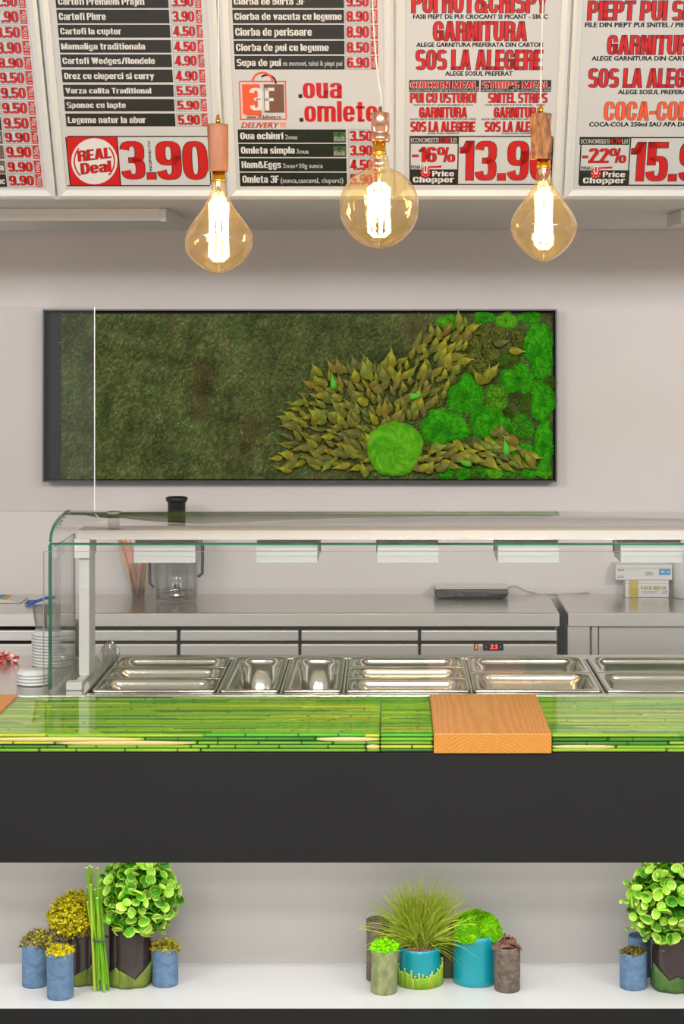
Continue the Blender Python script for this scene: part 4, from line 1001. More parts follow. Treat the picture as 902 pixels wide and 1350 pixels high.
for k in range(2): shade_pan('food_pan', .5765, .92, yb0+k*h2, yb0+(k+1)*h2, .12, 'broad steel pan at the right edge of the photo, the %s one' % nm2[k])
for k in range(2): shade_pan('food_pan', .931, 1.27, yb0+k*h2, yb0+(k+1)*h2, .12, 'broad steel pan beyond the right edge of the photo, the %s one' % nm2[k])
for x in (-.463, -.2937, -.1262, .2177, .571, .9255):
    MB().box(x-.0028, x+.0028, 5.238, 5.79, ZD-.02, ZD-.001).build('divider_bar', M['steel'], fd)
# glass
GX = -.912
prof = [(5.245, 1.3475), (5.248, 1.358), (5.256, 1.368), (5.275, 1.378), (5.298, 1.3855), (5.33, 1.392), (5.37, 1.398), (5.42, 1.402), (5.48, 1.4035), (5.55, 1.4035)]
b = MB(); g = []
for (y, z) in prof: g.append([(GX, y, z), (XD1, y, z)])
b.sheet(g); b.build('curved_glass', M['glass'], fd, solid=.006)
b = MB(); b.sheet([[(GX-.001, y-.0022, z+.0022), (GX+.006, y-.0022, z+.0022)] for (y, z) in prof]); b.build('glass_edge', M['gedge'], fd, solid=.004, label='green polished edge of the curved glass')
MB().box(GX, XD1, 5.245, 5.251, .956, 1.3415).build('front_glass', M['glass'], fd)
MB().box(GX-.003, GX+.006, 5.242, 5.252, .956, 1.342).build('glass_edge', M['gedge'], fd, label='dark green upright edge of the front glass')
MB().box(GX, XD1, 5.243, 5.2525, 1.3415, 1.3465).build('glass_edge', M['gedge'], fd, label='thin green horizontal edge of the front glass')
MB().box(-.924, XD1, 5.222, 5.226, .951, 1.3265).build('outer_pane', M['glass'], fd)
MB().box(-.9255, -.9235, 5.221, 5.227, .951, 1.3265).build('pane_edge', M['alugrey'], fd)
MB().box(-.924, XD1, 5.2215, 5.2265, 1.3262, 1.3274).build('pane_edge', M['alugrey'], fd)
MB().box(-.906, -.901, 5.258, 5.60, .956, 1.335).build('side_glass', M['glass'], fd)
MB().box(-.9065, -.9005, 5.598, 5.602, .956, 1.335).build('pane_edge', M['gedge'], fd)
# posts and channel
def post(x0, x1, lab):
    MB().box(x0, x1, 5.45, 5.56, .956, 1.3325).build('post', M['white'], fd, bevel=.002)
    MB().box(x0-.010, x1+.003, 5.435, 5.565, 1.283, 1.338).build('post_bracket', M['white'], fd, bevel=.002)
    MB().box(x0-.006, x1+.008, 5.27, 5.31, ZD, ZD+.022).build('post_foot', M['white'], fd, bevel=.003)
    MB().box(x0+.004, x1-.004, 5.31, 5.56, ZD, ZD+.010).build('foot_plate', M['white'], fd, bevel=.002)
    MB().lathe(((x0+x1)/2+.075, 5.50, 1.36), [(0, 0), (.017, 0), (.017, .040), (.021, .041), (.021, .047), (0, .047)], 28).build('glass_standoff', M['chrome'], fd)
post(-.867, -.8375, 'left'); post(1.34, 1.37, 'right')
b = MB()
b.add([(x, y, z) for x in (-.872, XD1) for (y, z) in ((5.45, 1.3335), (5.60, 1.3335), (5.60, 1.357), (5.475, 1.357))], [(0, 1, 2, 3)[::-1], (4, 5, 6, 7), (0, 4, 7, 3)[::-1], (3, 7, 6, 2)[::-1], (1, 5, 4, 0)[::-1], (2, 6, 5, 1)[::-1]])
b.build('light_channel', M['white'], fd, bevel=.001)
for k in range(6):
    px0 = (176.5, 337.5, 497.5, 656.5, 818.5, 980)[k]; x0 = PX(px0, 5.5); x1 = x0+.1725
    z0, z1 = PZ(742, 5.5), PZ(717, 5.5); b = MB()
    hb = b.box(x0, x1, 5.5, 5.66, z0, z1)
    for z in (PZ(733, 5.5), PZ(726, 5.5)): b.box(x0, x1, 5.498, 5.5, z, z+.0022)
    hs = b.build('lamp_housing', M['white'], fd, bevel=.0015)
    MB().box(x0+.003, x1-.003, 5.506, 5.65, z1, PZ(712, 5.5)).build('heat_slot', M['alugrey'], hs)
    MB().box(x0, x1, 5.5, 5.66, PZ(712.2, 5.5), 1.333).build('mounting_plate', M['white'], hs, bevel=.001)
    MB().box(x1-.006 if x1 < 0 else x0-.004, x1+.004 if x1 < 0 else x0+.006, 5.66, 5.665, z0+.01, 1.333).build('bracket', M['alugrey'], hs)
# clear acrylic screen standing on the glass
t = thing('acrylic_screen', (-1.2, 5.50, 1.407), 'clear acrylic screen standing on the display glass at the upper left', 'screen')
xr, zt, zb = PX(124.5, 5.5), PZ(405, 5.5), 1.4075
MB().box(-1.7, xr, 5.498, 5.502, zb, zt).build('sheet', M['acryl'], t)
MB().box(xr-.0005, xr+.0018, 5.4975, 5.5025, zb, zt).build('side_edge', M['acredge'], t)
MB().box(-1.7, xr, 5.4975, 5.5025, zt-.0005, zt+.0012).build('top_edge', M['acryl'], t)
MB().box(-1.7, xr, 5.4975, 5.5025, zb-.0005, zb+.0022).build('bottom_edge', M['acryl'], t)

# ------------------------------------------------------------------ refrigerated table and steel table against the wall
ZT = 0.850; DF = 7.37
def xp(px): return PX(px, DF)
XE = xp(738)
rt = thing('refrigerated_table', ((-2.6+XE)/2, 7.6, 0), 'long stainless refrigerated table with drawers and a red digital readout', 'refrigerator')
MB().box(-2.6, XE, DF, WALL-.012, ZT-.052, ZT).build('worktop', M['steeltop'], rt, bevel=.006)
MB().box(-2.6, XE-.001, DF-.0015, DF+.01, ZT-.050, ZT-.005).build('front_lip', M['steel'], rt, bevel=.001)
MB().box(-2.6, XE-.012, DF+.05, WALL-.03, .12, ZT-.053).build('cabinet', M['dark'], rt)
edges = [-260, -80, 76, 234, 236.5, 394, 397, 551.5, 555, 735]
z_a, z_b, z_c = PZ(832, DF), PZ(846, DF), PZ(850, DF)
for (pa, pb) in ((-240, -84), (-81, 75), (78, 233), (237, 393.5), (397, 551.5), (555, 735)):
    dr = MB().box(xp(pa), xp(pb), DF+.015, DF+.045, z_b, z_a).build('drawer', M['steel'], rt, bevel=.004, seg=2)
    MB().box(xp(pa), xp(pb), DF+.012, DF+.045, z_c-.20, z_c).build('drawer_front', M['steel'], dr, bevel=.004, seg=2)
    MB().box(xp(pa), xp(pb), DF+.015, DF+.045, .15, z_c-.206).build('lower_drawer_front', M['steel'], dr, bevel=.004)
for x in (-2.5, -.9, XE-.1):
    MB().lathe((x, DF+.1, 0), [(0, 0), (.02, 0), (.02, .12), (0, .12)], 16).build('foot', M['chrome'], rt)
cp = MB().box(xp(637), xp(664), DF+.004, DF+.0125, PZ(858, DF), PZ(847.5, DF)).build('control_panel', M['blackpl'], rt, bevel=.002)
pp = Print(lambda px, py: (PX(px, DF), PZ(py, DF)), DF+.0035, .0002)
pp.text('2', 647, 650.6, 850, 855.6, 'pred', 1, fat=.04); pp.rect(651.2, 854.6, 652, 855.6, 'pred', 1); pp.text('3', 652.6, 656, 850, 855.6, 'pred', 1, fat=.04)
V = []; T = []; o = 0
for (v, tt) in pp.d['pred']: V.append(v); T.append(tt+o); o += len(v)
np_mesh('digits', np.vstack(V), np.vstack(T), M['ledred'], cp, kind='stuff')
for q in (641, 660): MB().box(xp(q-1), xp(q+1), DF+.003, DF+.0045, PZ(854, DF), PZ(852, DF)).build('button', M['alugrey'], cp)
sp = MB().box(xp(625.5), xp(630.5), DF+.004, DF+.0125, PZ(857.5, DF), PZ(848, DF)).build('power_switch', M['blackpl'], rt, bevel=.001)
MB().box(xp(627), xp(629.3), DF+.002, DF+.0045, PZ(856, DF), PZ(849.5, DF)).build('switch_light', M['switch'], sp)

XS = xp(749)
stt = thing('steel_table', (XS+1.0, 7.6, 0), 'stainless work table to the right of the refrigerated one', 'table')
MB().box(XS, 2.9, DF, WALL-.012, ZT-.052, ZT+.0005).build('worktop', M['steeltop'], stt, bevel=.006)
MB().box(XS+.001, 2.9, DF-.0015, DF+.01, ZT-.050, ZT-.005).build('front_lip', M['steel'], stt, bevel=.001)
MB().box(XS, xp(778), DF+.012, DF+.05, 0, ZT-.053).build('leg_panel', M['steel'], stt, bevel=.002)
MB().box(xp(781), xp(789), DF+.02, DF+.05, .08, ZT-.053).build('door_stile', M['steel'], stt, bevel=.002)
MB().box(xp(791), 2.8, DF+.03, DF+.05, .08, ZT-.053).build('door_panel', M['steel'], stt, bevel=.002)
MB().box(XS+.002, 2.8, DF+.06, WALL-.03, .08, ZT-.06).build('carcass', M['steel'], stt)

# ------------------------------------------------------------------ things on the tables
t = thing('kitchen_scale', (PX(622, 7.8), 7.8, ZT), 'flat black kitchen scale with a steel plate on the refrigerated table', 'scale')
x0, x1 = PX(573, 7.74), PX(671, 7.74); z0 = ZT+.006; zm = ZT+.022; z1 = ZT+.036
b = MB(); b.add([(x0+.012, 7.745, z0), (x1-.012, 7.745, z0), (x1, 7.74, zm), (x1-.004, 7.745, z1), (x0+.004, 7.745, z1), (x0, 7.74, zm)]+[(x0+.012, 7.885, z0), (x1-.012, 7.885, z0), (x1, 7.885, zm), (x1-.004, 7.885, z1), (x0+.004, 7.885, z1), (x0, 7.885, zm)],
      [(0, 1, 2, 3, 4, 5)[::-1], (6, 7, 8, 9, 10, 11)]+[(i, (i+1) % 6, (i+1) % 6+6, i+6) for i in range(6)]); b.build('body', M['blackpl'], t, bevel=.001)
MB().box(x0+.003, x1-.003, 7.75, 7.885, z1, z1+.008).build('weighing_plate', M['steeltop'], t, bevel=.003)
MB().box(PX(598, 7.74), PX(648, 7.74), 7.739, 7.746, ZT+.010, ZT+.019).build('keypad', M['rubber'], t, bevel=.001)
for q in (607, 637): MB().box(PX(q-3, 7.74), PX(q+3, 7.74), 7.7378, 7.7395, ZT+.0185, ZT+.0205).build('button', M['alugrey'], t)
for xx in (x0+.03, x1-.03): MB().lathe((xx, 7.78, ZT), [(0, 0), (.010, 0), (.010, .007), (0, .007)], 14).build('foot', M['blackpl'], t)
MB().tube([(x1-.004, 7.86, ZT+.03), (x1+.03, 7.875, ZT+.04), (x1+.08, 7.872, ZT+.018), (x1+.13, 7.868, ZT+.006), (x1+.22, 7.866, ZT+.006), (x1+.33, 7.87, ZT+.010)], .0025, 6).build('power_cable', M['white'], t)

def pbox(x0, x1, y0, y1, z0, z1, label, marks):
    t = thing('carton', ((x0+x1)/2, (y0+y1)/2, z0), label, 'box')
    MB().box(x0, x1, y0, y1, z0, z1).build('box_body', M['card'], t, bevel=.0015)
    MB().box(x0+.001, x1-.001, y0-.0006, y0+.002, z1-(z1-z0)*.22, z1-(z1-z0)*.20).build('flap_line', M['alugrey'], t)
    marks(t)
def m1(t):
    fn = lambda px, py: (PX(px, 7.79)-t.location.x, PZ(py, 7.79)-t.location.z)
    p = Print(fn, 7.788-t.location.y, .0002)
    p.text('FACE MASK', 845.5, 878.5, 772.5, 777, 'yellowcard', 1, fat=.04); p.rect(829.5, 765.4, 841.5, 786.4, 'yellowcard', 1)
    p.arc(875.3, 780.6, 1.5, 2.0, 50, 310, 'pblack', 1); p.arc(879, 780.6, 1.5, 2.0, 50, 310, 'pblack', 1); p.rect(877.6, 780.4, 879.6, 780.9, 'pblack', 1)
    p.rect(846, 779.4, 868, 779.9, 'pgrey', 1); p.rect(846, 781.6, 864, 782, 'pgrey', 1)
    p.build(t, {'yellowcard': 'yellow_print', 'pblack': 'black_print', 'pgrey': 'small_print'})
def m2(t):
    fn = lambda px, py: (PX(px, 7.79)-t.location.x, PZ(py, 7.79)-t.location.z)
    p = Print(fn, 7.778-t.location.y, .0002)
    p.rect(868.5, 749.5, 883.5, 757.3, 'bluecard', 1); p.rect(870.5, 752, 876, 754.6, 'pwhite', 2); p.rect(879, 752.4, 881.8, 755, 'pwhite', 2)
    p.arc(852.8, 755.6, 1.7, 2.4, 0, 360, 'pgrey', 1); p.arc(857.8, 755.6, 1.7, 2.4, 0, 360, 'pgrey', 1)
    p.rect(813.8, 750.2, 822.5, 751.8, 'pgrey', 1); p.rect(824, 750.6, 838, 751.2, 'poster', 1); p.frame(814, 758.6, 822, 761.2, .5, 'pgrey', 1)
    p.build(t, {'bluecard': 'blue_label', 'pwhite': 'white_print', 'pgrey': 'grey_print', 'poster': 'pale_print'})
hb = PZ(764.5, 7.79)
pbox(PX(824.5, 7.79), PX(882, 7.79), 7.79, 7.886, ZT+.001, hb, 'white carton with a yellow stripe and yellow words, under the one with a blue label', m1)
pbox(PX(811.5, 7.79), PX(886, 7.79), 7.78, 7.886, hb+.0008, PZ(744.5, 7.79), 'white carton with a small blue label, lying on the yellow-striped one', m2)
t = thing('paper_roll', (PX(913, 7.78), 7.80, ZT), 'white paper roll standing at the right edge beside the cartons', 'paper roll')
MB().lathe((PX(914, 7.78), 7.80, ZT+.001), [(.02, 0), (.076, 0), (.078, .003), (.078, .155), (.076, .158), (.022, .158), (.020, .150), (.02, 0)], 40).build('roll', M['milky'], t)

# blender jug with black lid, seen under and over the gantry
bx_, by = PX(231.5, 7.62), 7.66
t = thing('blender_jug', (bx_, by, ZT), 'tall clear blender jug with a ribbed black lid, on the refrigerated table', 'blender')
jr = .088
b = MB(); b.lathe((bx_, by, ZT+.004), [(0, 0), (jr*.86, 0), (jr*.9, .004), (jr*.97, .10), (jr, .26), (jr*1.0, .262), (jr*.96, .262), (jr*.93, .10), (jr*.85, .012), (0, .012)], 40); b.build('jug', M['plastic'], t)
MB().lathe((bx_, by, ZT+.02), [(0, 0), (.03, 0), (.034, .01), (.02, .025), (.012, .05), (0, .052)], 20).build('blade_hub', M['chrome'], t)
MB().tube([(bx_-.06, by-.02, ZT+.04), (bx_, by-.02, ZT+.052), (bx_+.06, by+.02, ZT+.045)], .006, 6).build('blade', M['chrome'], t)
for a in range(4):
    an = a*PI/2+.6; MB().tube([(bx_+jr*.93*math.cos(an), by+jr*.93*math.sin(an), ZT+.02), (bx_+jr*.98*math.cos(an), by+jr*.98*math.sin(an), ZT+.25)], .006, 8).build('jug_rib', M['plastic'], t)
MB().lathe((bx_, by, ZT+.17), [(0, .0), (jr*.93, 0), (jr*1.02, .07), (jr*1.05, .072), (jr*1.05, .10), (jr*.9, .108), (.04, .112), (0, .112)], 40).build('lid', M['rubber'], t)
b = MB(); b.lathe((bx_, by, ZT+.28), [(0, 0), (.034, 0), (.034, .107), (.039, .115), (.042, .118), (.042, .128), (.039, .131), (.034, .130), (.032, .124), (0, .122)], 40, fn=lambda a, z: 1+.02*math.sin(16*a)); b.build('lid_plug', M['rubber'], t)
for sx, zz in ((-1, .06), (1, .10)):
    b = MB(); b.tube([(bx_+sx*jr*.97, by-.02, ZT+zz), (bx_+sx*(jr+.014), by-.02, ZT+zz+.015), (bx_+sx*(jr+.016), by-.02, ZT+.22), (bx_+sx*jr*1.02, by-.02, ZT+.25)], .006, 8); b.build('handle', M['rubber'], t)

# straws in a clear cup
cx_, cy_ = PX(181, 7.74), 7.77
t = thing('straw_cup', (cx_, cy_, ZT), 'clear plastic cup holding straws, left of the blender jug', 'cup')
MB().lathe((cx_, cy_, ZT+.001), [(0, 0), (.024, 0), (.034, .135), (.036, .137), (.034, .139), (.033, .135), (.023, .003), (0, .003)], 28).build('cup_wall', M['plastic'], t)
for k in range(16):
    a = k*2.4; q = .004+.0042*math.sqrt(k)
    bxx, byy = cx_+q*.9*math.cos(a), cy_+q*.9*math.sin(a)
    lean = (-.055, 0, .235-.002*(k % 3)) if k % 2 == 0 else (.024-.004*(k % 3), 0, .150+.006*(k % 4))
    o = MB().tube([(bxx, byy, ZT+.005), (bxx+lean[0]+.5*q*math.cos(a), byy+.4*q*math.sin(a), ZT+lean[2])], .0042, 8).build('drinking_straw', M[('straw1', 'straw2', 'straw3', 'straw2')[(k//2) % 4]])
    prop(o, 'tall thin straw leaning left in the clear cup beside the blender' if k % 2 == 0 else 'short straw leaning right in the clear cup beside the blender', 'straw', 'long straws in the cup' if k % 2 == 0 else 'short straws in the cup')

# papers, blue brush and red packs at the left
t = thing('paper_stack', (PX(6, 7.7), 7.72, ZT), 'small fan of printed papers at the left edge on the refrigerated table', 'papers')
for k, (m_, dx) in enumerate((('card', .03), ('card', .018), ('card', .006), ('yellowcard', 0), ('bluecard', -.012))):
    MB().box(-1.75, PX(22, 7.7)+dx-.012*k, 7.62+.02*k, 7.80, ZT+.001+.002*k, ZT+.0027+.002*k).build('sheet', M[m_], t)
t = thing('cleaning_brush', (PX(45, 7.6), 7.6, ZT), 'small blue fork-ended plastic tool lying on the refrigerated table', 'tool')
b = MB(); b.tube([(PX(46, 7.6), 7.6, ZT+.009), (PX(60, 7.65), 7.66, ZT+.016), (PX(72, 7.65), 7.68, ZT+.016)], .006, 8); b.build('handle', M['bluepl'], t)
MB().box(PX(35, 7.6), PX(47, 7.6), 7.585, 7.615, ZT+.002, ZT+.016).build('head', M['bluepl'], t, bevel=.004)
for q in range(4): MB().tube([(PX(36, 7.6), 7.588+.008*q, ZT+.008), (PX(33+q % 2, 7.6), 7.588+.008*q, ZT+.004)], .0022, 6).build('prong', M['bluepl'], t)
# red wrapped packs, on the display worktop at the very left, in a heap
for k in range(11):
    px, py = 2+9*(k % 3)-(k//6)*4, 866-5.0*(k//3)+rng.uniform(-1, 1); d = 5.70+.02*(k % 2)
    c = Vector((PX(px, d), d, ZD+.004+.008*(k//3)))
    b = MB(); V0, F0 = ico(); b.add([(c.x+v[0]*.013*(1+.2*math.sin(k+7*v[2])), c.y+v[1]*.009, c.z+.002+v[2]*.007*(1+.3*math.sin(5*v[0]+k))) for v in V0], [tuple(f) for f in F0], 0)
    prop(b.build('wrapped_sweet', M['redpack']), 'small red and white wrapped piece in the heap at the left edge', 'sweet', 'red wrapped pieces heaped at the left edge')

# stacks of clear lids and cups on the worktop behind the glass
def lid(x, y, z, r, label, grp):
    o = MB().lathe((x, y, z), [(0, .010), (r*.80, .010), (r*.88, .004), (r*.94, .001), (r, 0.001), (r*1.0, .0055), (r*.95, .0065), (r*.9, .0085), (r*.82, .0135), (r*.3, .0135), (0, .0135)], 40).build('round_lid', M['lidm'])
    prop(o, label, 'lid', grp)
M['lidm'] = mat('frosted_lid_plastic', (236, 238, 234), 0.18, coat=.4)
M['lidm'].node_tree.nodes['Principled BSDF'].inputs['Alpha'].default_value = .8
LX, LY = PX(70.5, 5.68), 5.675
for k in range(11): lid(LX+rng.uniform(-.001, .001), LY, ZD+.001+.0088*k, .0610, 'round clear lid in the tall stack beside the display glass', 'tall stack of clear lids')
L2, L2Y = PX(43.5, 5.36), 5.37
for k in range(4): lid(L2+rng.uniform(-.001, .001), L2Y, ZD+.001+.0088*k, .046, 'round clear lid in the low stack, in front of the tall one', 'low stack of clear lids')
top = ZD+.001+.0088*11+.0065
def cup(x, y, z, r0, r1, h, label, tilt=(0, 0)):
    t = thing('plastic_cup', (x, y, z), label, 'cup', rot=(tilt[1], tilt[0], 0))
    b = MB(); b.lathe((0, 0, 0), [(0, 0), (r0, 0), (r1, h*.97), (r1*1.06, h*.975), (r1*1.06, h), (r1*.97, h), (r0*.95, .002), (0, .002)], 28)
    b.build('cup_wall', M['plastic'], t, local=True); return t
cup(LX-.033, LY-.005, top, .016, .027, .068, 'ribbed clear plastic cup on the tall lid stack, leftmost cup')
t = cup(LX-.002, LY-.012, top, .018, .028, .074, 'clear cup with an orange print on the tall lid stack')
MB().box(-.008, .001, -.0245, -.0235, .012, .045).build('orange_mark', M['straw1'], t, local=True)
cup(LX+.03, LY, top, .017, .025, .070, 'plain clear plastic cup at the right side of the tall lid stack')
t = cup(LX+.045, LY+.12, ZD+.001, .03, .045, .12, 'clear cup holding beige napkins behind the tall lid stack')
MB().lathe((0, 0, 0.01), [(0, 0), (.028, 0), (.036, .09), (.02, .10), (0, .095)], 14, fn=lambda a, z: 1+.08*math.sin(5*a)).build('napkins', M['beige'], t, local=True)
# crumpled clear bag
t = thing('plastic_bag', (PX(140, 5.68), 5.69, ZD), 'small crumpled clear plastic bag behind the post', 'bag')
b = MB(); pr = [(0.0, 0), (.022, 0), (.026, .015), (.022, .035), (.012, .05), (.004, .058), (0, .058)]
b.lathe((PX(141, 5.68), 5.735, ZD+.003), pr, 22, smooth=False, fn=lambda a, z: 1+.22*math.sin(7*a+z*200)+.15*math.sin(11*a-z*300)); b.build('film', clear('crinkled_film', (.8, .79, .77), 1.6, rough=.15, boost=3), t)

# ------------------------------------------------------------------ planted pots on the white shelf
def shelf_y(pyb): return (CZ-SH)*F/(pyb-VY)          # depth of a base point seen at row pyb
def pot_geo(px0, px1, pyt, pyb):
    df = shelf_y(pyb); r = (px1-px0)/2*(df+.01)/F; d = df+r
    return PX((px0+px1)/2, d), d, r, PZ(pyt, d-r)-SH    # x, y, radius, height

def cylinder_pot(t, x, y, r, h, m, name='pot', lump=0.0, wall=.004, seed=0, depth=.012):
    fn = (lambda a, z: 1+lump*math.sin(3*a+seed+z*20)+lump*.6*math.sin(7*a-z*55+seed)) if lump else None
    pr = [(0, 0), (r*.96, 0), (r, .003)]+[(r, h*k/8) for k in range(1, 8)]+[(r, h-.001), (r-wall*.5, h), (r-wall, h-.001), (r-wall, h-depth), (0, h-depth)]
    return MB().lathe((x, y, SH), pr, 40, fn=fn).build(name, m, t)

def tilt_thing(t, ax, ay): t.rotation_euler = (ax, ay, 0)

def lichen(parent, c, rx, ry, rz, n, cols, size, name, seed=0, cut=-.2, up=1.0):
    """coral-like lichen: small knobs on short random branches"""
    n = int(n*2.6); m_ = n; u = rng.normal(size=(m_, 3)); u /= np.linalg.norm(u, axis=1, keepdims=True); u[:, 2] = np.where(u[:, 2] < cut, -u[:, 2]*.5, u[:, 2])
    q = rng.uniform(.62, 1.06, (m_, 1))*(1+.16*wob(u[:, 0]*1.0+seed, u[:, 1], u[:, 2], 6)[:, None])
    P = u*q*np.array([rx, ry, rz])+np.array(c); size = size*.72
    shade = np.clip(.55+.5*(q-.62)/.44, .4, 1.1)  # depth shade painted into the colour: knobs nearer the core are darker
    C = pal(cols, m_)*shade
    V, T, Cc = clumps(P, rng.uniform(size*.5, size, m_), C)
    # fine twigs at the rim
    k = n; f = rng.integers(0, m_, k); N = u[f]+rng.normal(0, .6, (k, 3))
    V2, T2, C2 = blades(P[f], N, rng.uniform(size*1.2, size*2.6, k), rng.uniform(.0012, .002, k), np.full(k, .5), C[f]*1.15)
    return np_mesh(name, np.vstack([V, V2]), np.vstack([T, T2+len(V)]), M['moss'], parent, np.vstack([Cc, C2]), kind='stuff')
YL = [(206, 190, 20), (186, 172, 20), (220, 206, 40), (160, 150, 24)]; GL = [(120, 108, 84), (104, 94, 70), (136, 124, 96)]
YO = [(166, 154, 40), (140, 134, 40), (120, 112, 44), (182, 170, 50)]

def wrap_leaves(t, x, y, r, specs, m):
    """pointed leaves laid round the foot of a pot: (centre angle from camera, half width angle, height, skew)"""
    for (a0, hw, h, sk) in specs:
        NI, NJ = 9, 6; g = []
        for j in range(NJ):
            v = j/(NJ-1); row = []
            w = math.sin(PI*(0.18+0.82*(1-v)))**.8 if v > 0 else math.sin(PI*.95)**.3
            w = (1-v)**.55 if v > .45 else 0.55+.45*math.sin(PI*min(1, v/.45)/2)*((1-.45)**.55)/((1-.45)**.55)*.45
            for i in range(NI):
                u = -1+2*i/(NI-1); a = -PI/2+a0+hw*u*w+sk*v
                rr = r*(1.05+.05*abs(u)*0+.07*(1-v)*.6)+.003*math.cos(u*PI)+.002
                row.append((x+rr*math.cos(a), y+rr*math.sin(a), SH+.0015+h*v*(1-.12*u*u)))
            g.append(row)
        MB().sheet(g).build('wrap_leaf', m, t, solid=.0012)

# round leaves for the two leafy globes
def roundleaf(seed):
    r_ = random.Random(seed); vs = [(0, 0, -.22)]; rad = [0.0]; n = 9
    for (q, z) in ((.5, -.15), (.86, .10), (1.0, .34)):
        for k in range(n):
            a = 2*PI*k/n; w = 1+.06*math.sin(2*a+seed)+r_.uniform(-.03, .03)
            vs.append((q*w*math.cos(a), q*w*math.sin(a)*.92, z+.05*math.sin(2*a+seed))); rad.append(q)
    fs = [(0, 1+k, 1+(k+1) % n) for k in range(n)]
    for i in range(2): fs += [(1+i*n+k, 1+(i+1)*n+k, 1+(i+1)*n+(k+1) % n, 1+i*n+(k+1) % n) for k in range(n)]
    me = bpy.data.meshes.new('leaf'); me.from_pydata(vs, [], fs); me.polygons.foreach_set('use_smooth', [True]*len(fs))
    at = me.attributes.new('rad', 'FLOAT', 'POINT'); at.data.foreach_set('value', rad); return me
leafms = []
for k, mn in enumerate(('leafA', 'leafB', 'leafC', 'leafA', 'leafB')):
    me = roundleaf(k*1.3); me.materials.append(M[mn]); leafms.append(me)
def leaf_globe(t, c, R, n, sprigs, rz=1.0):
    core = MB(); V0, F0 = ico(); b = MB()
    b.lathe((c[0], c[1], c[2]-R*.72), [(0, 0)]+[(R*.72*math.sin(PI*k/10), R*.72*(1-math.cos(PI*k/10))) for k in range(1, 10)]+[(0, R*1.44)], 16)
    b.build('foliage_core', mat('inner_foliage', (44, 120, 20), .8, c2=(30, 84, 16), nscale=60), t)
    gold = PI*(3-5**.5)
    for k in range(n):
        z = 1-2*(k+.5)/n; q = math.sqrt(1-z*z); a = gold*k
        N = Vector((q*math.cos(a), q*math.sin(a), z)); N = (N+Vector(rng.normal(0, .16, 3))).normalized()
        if N.y > .75: continue
        rr = R*rng.uniform(.80, 1.03); p = Vector(c)+Vector((N.x*rr, N.y*rr, N.z*rr*rz))
        face = (N+Vector(rng.normal(0, .62, 3))+Vector((0, -.25, .15))).normalized()
        o = bpy.data.objects.new('leaf', leafms[int(rng.integers(0, 5))]); COL.objects.link(o); o.parent = t
        o.location = p-Vector(t.location); o.rotation_euler = face.to_track_quat('Z', 'Y').to_euler()
        sc = R*rng.uniform(.105, .165); o.scale = (sc, sc, sc)
    # inner leaves glimpsed between the outer ones, joined
    V = []; T = []; me0 = roundleaf(3); v0 = np.array([v.co[:] for v in me0.vertices]); f0 = []
    for pl in me0.polygons:
        q = list(pl.vertices); f0 += [(q[0], q[i], q[i+1]) for i in range(1, len(q)-1)]
    f0 = np.array(f0); rad0 = np.array([d.value for d in me0.attributes['rad'].data]); C = []
    for k in range(420):
        N = Vector(rng.normal(size=3)).normalized(); N.y = -abs(N.y)*.9 if rng.uniform() < .8 else N.y
        Rm = np.array((N+Vector(rng.normal(0, .5, 3))).normalized().to_track_quat('Z', 'Y').to_matrix()); sc = R*rng.uniform(.10, .15)
        V.append(v0@Rm.T*sc+np.array(c)+np.array(N)*R*rng.uniform(.70, .9)); T.append(f0+k*len(v0))
        a = np.array(lin((52, 128, 22))[:3])*rng.uniform(.7, 1.5); e = np.array(lin((140, 196, 50))[:3]); C.append(np.where((rad0 > .9)[:, None], e, a))
    np_mesh('inner_leaves', np.vstack(V), np.vstack(T), M['moss'], t, np.vstack(C), True, kind='stuff')
    for (ax, az, L_) in sprigs:        # small sprigs that leave the globe
        dv = Vector((math.cos(az)*1.0, -.25, math.sin(az))).normalized(); p0 = Vector(c)+dv*R*.85; p1 = Vector(c)+dv*(R+L_)
        MB().tube([p0, (p0+p1)/2+Vector((0, 0, .003)), p1], .0012, 5).build('sprig', M['stemgreen'], t)
        for j in range(3):
            pp_ = p0.lerp(p1, .35+.32*j); o = bpy.data.objects.new('leaf', leafms[(j+int(ax)) % 5]); COL.objects.link(o); o.parent = t
            o.location = pp_-Vector(t.location)+Vector((0, -.003, 0)); o.rotation_euler = (dv+Vector((rng.normal(0, .4), -.7, rng.normal(0, .4)))).to_track_quat('Z', 'Y').to_euler()
            sc = .0085-.001*j; o.scale = (sc, sc, sc)

def mossy(px0, px1, pyt, pyb, m, label, name, cols, moss_h, tilt=0.0, lump=.012, n=260, size=.006, wide=1.0, dx=0.0, seed=0):
    x, y, r, h = pot_geo(px0, px1, pyt, pyb)
    t = thing(name, (x, y, SH), label, 'pot')
    cylinder_pot(t, x, y, r, h, m, lump=lump, seed=seed)
    if cols: lichen(t, (x+dx, y-.002, SH+h-.004), r*.95*wide, r*.9, moss_h, n, cols, size, 'lichen_tuft', seed=seed)
    if tilt: tilt_thing(t, 0, tilt)
    return t
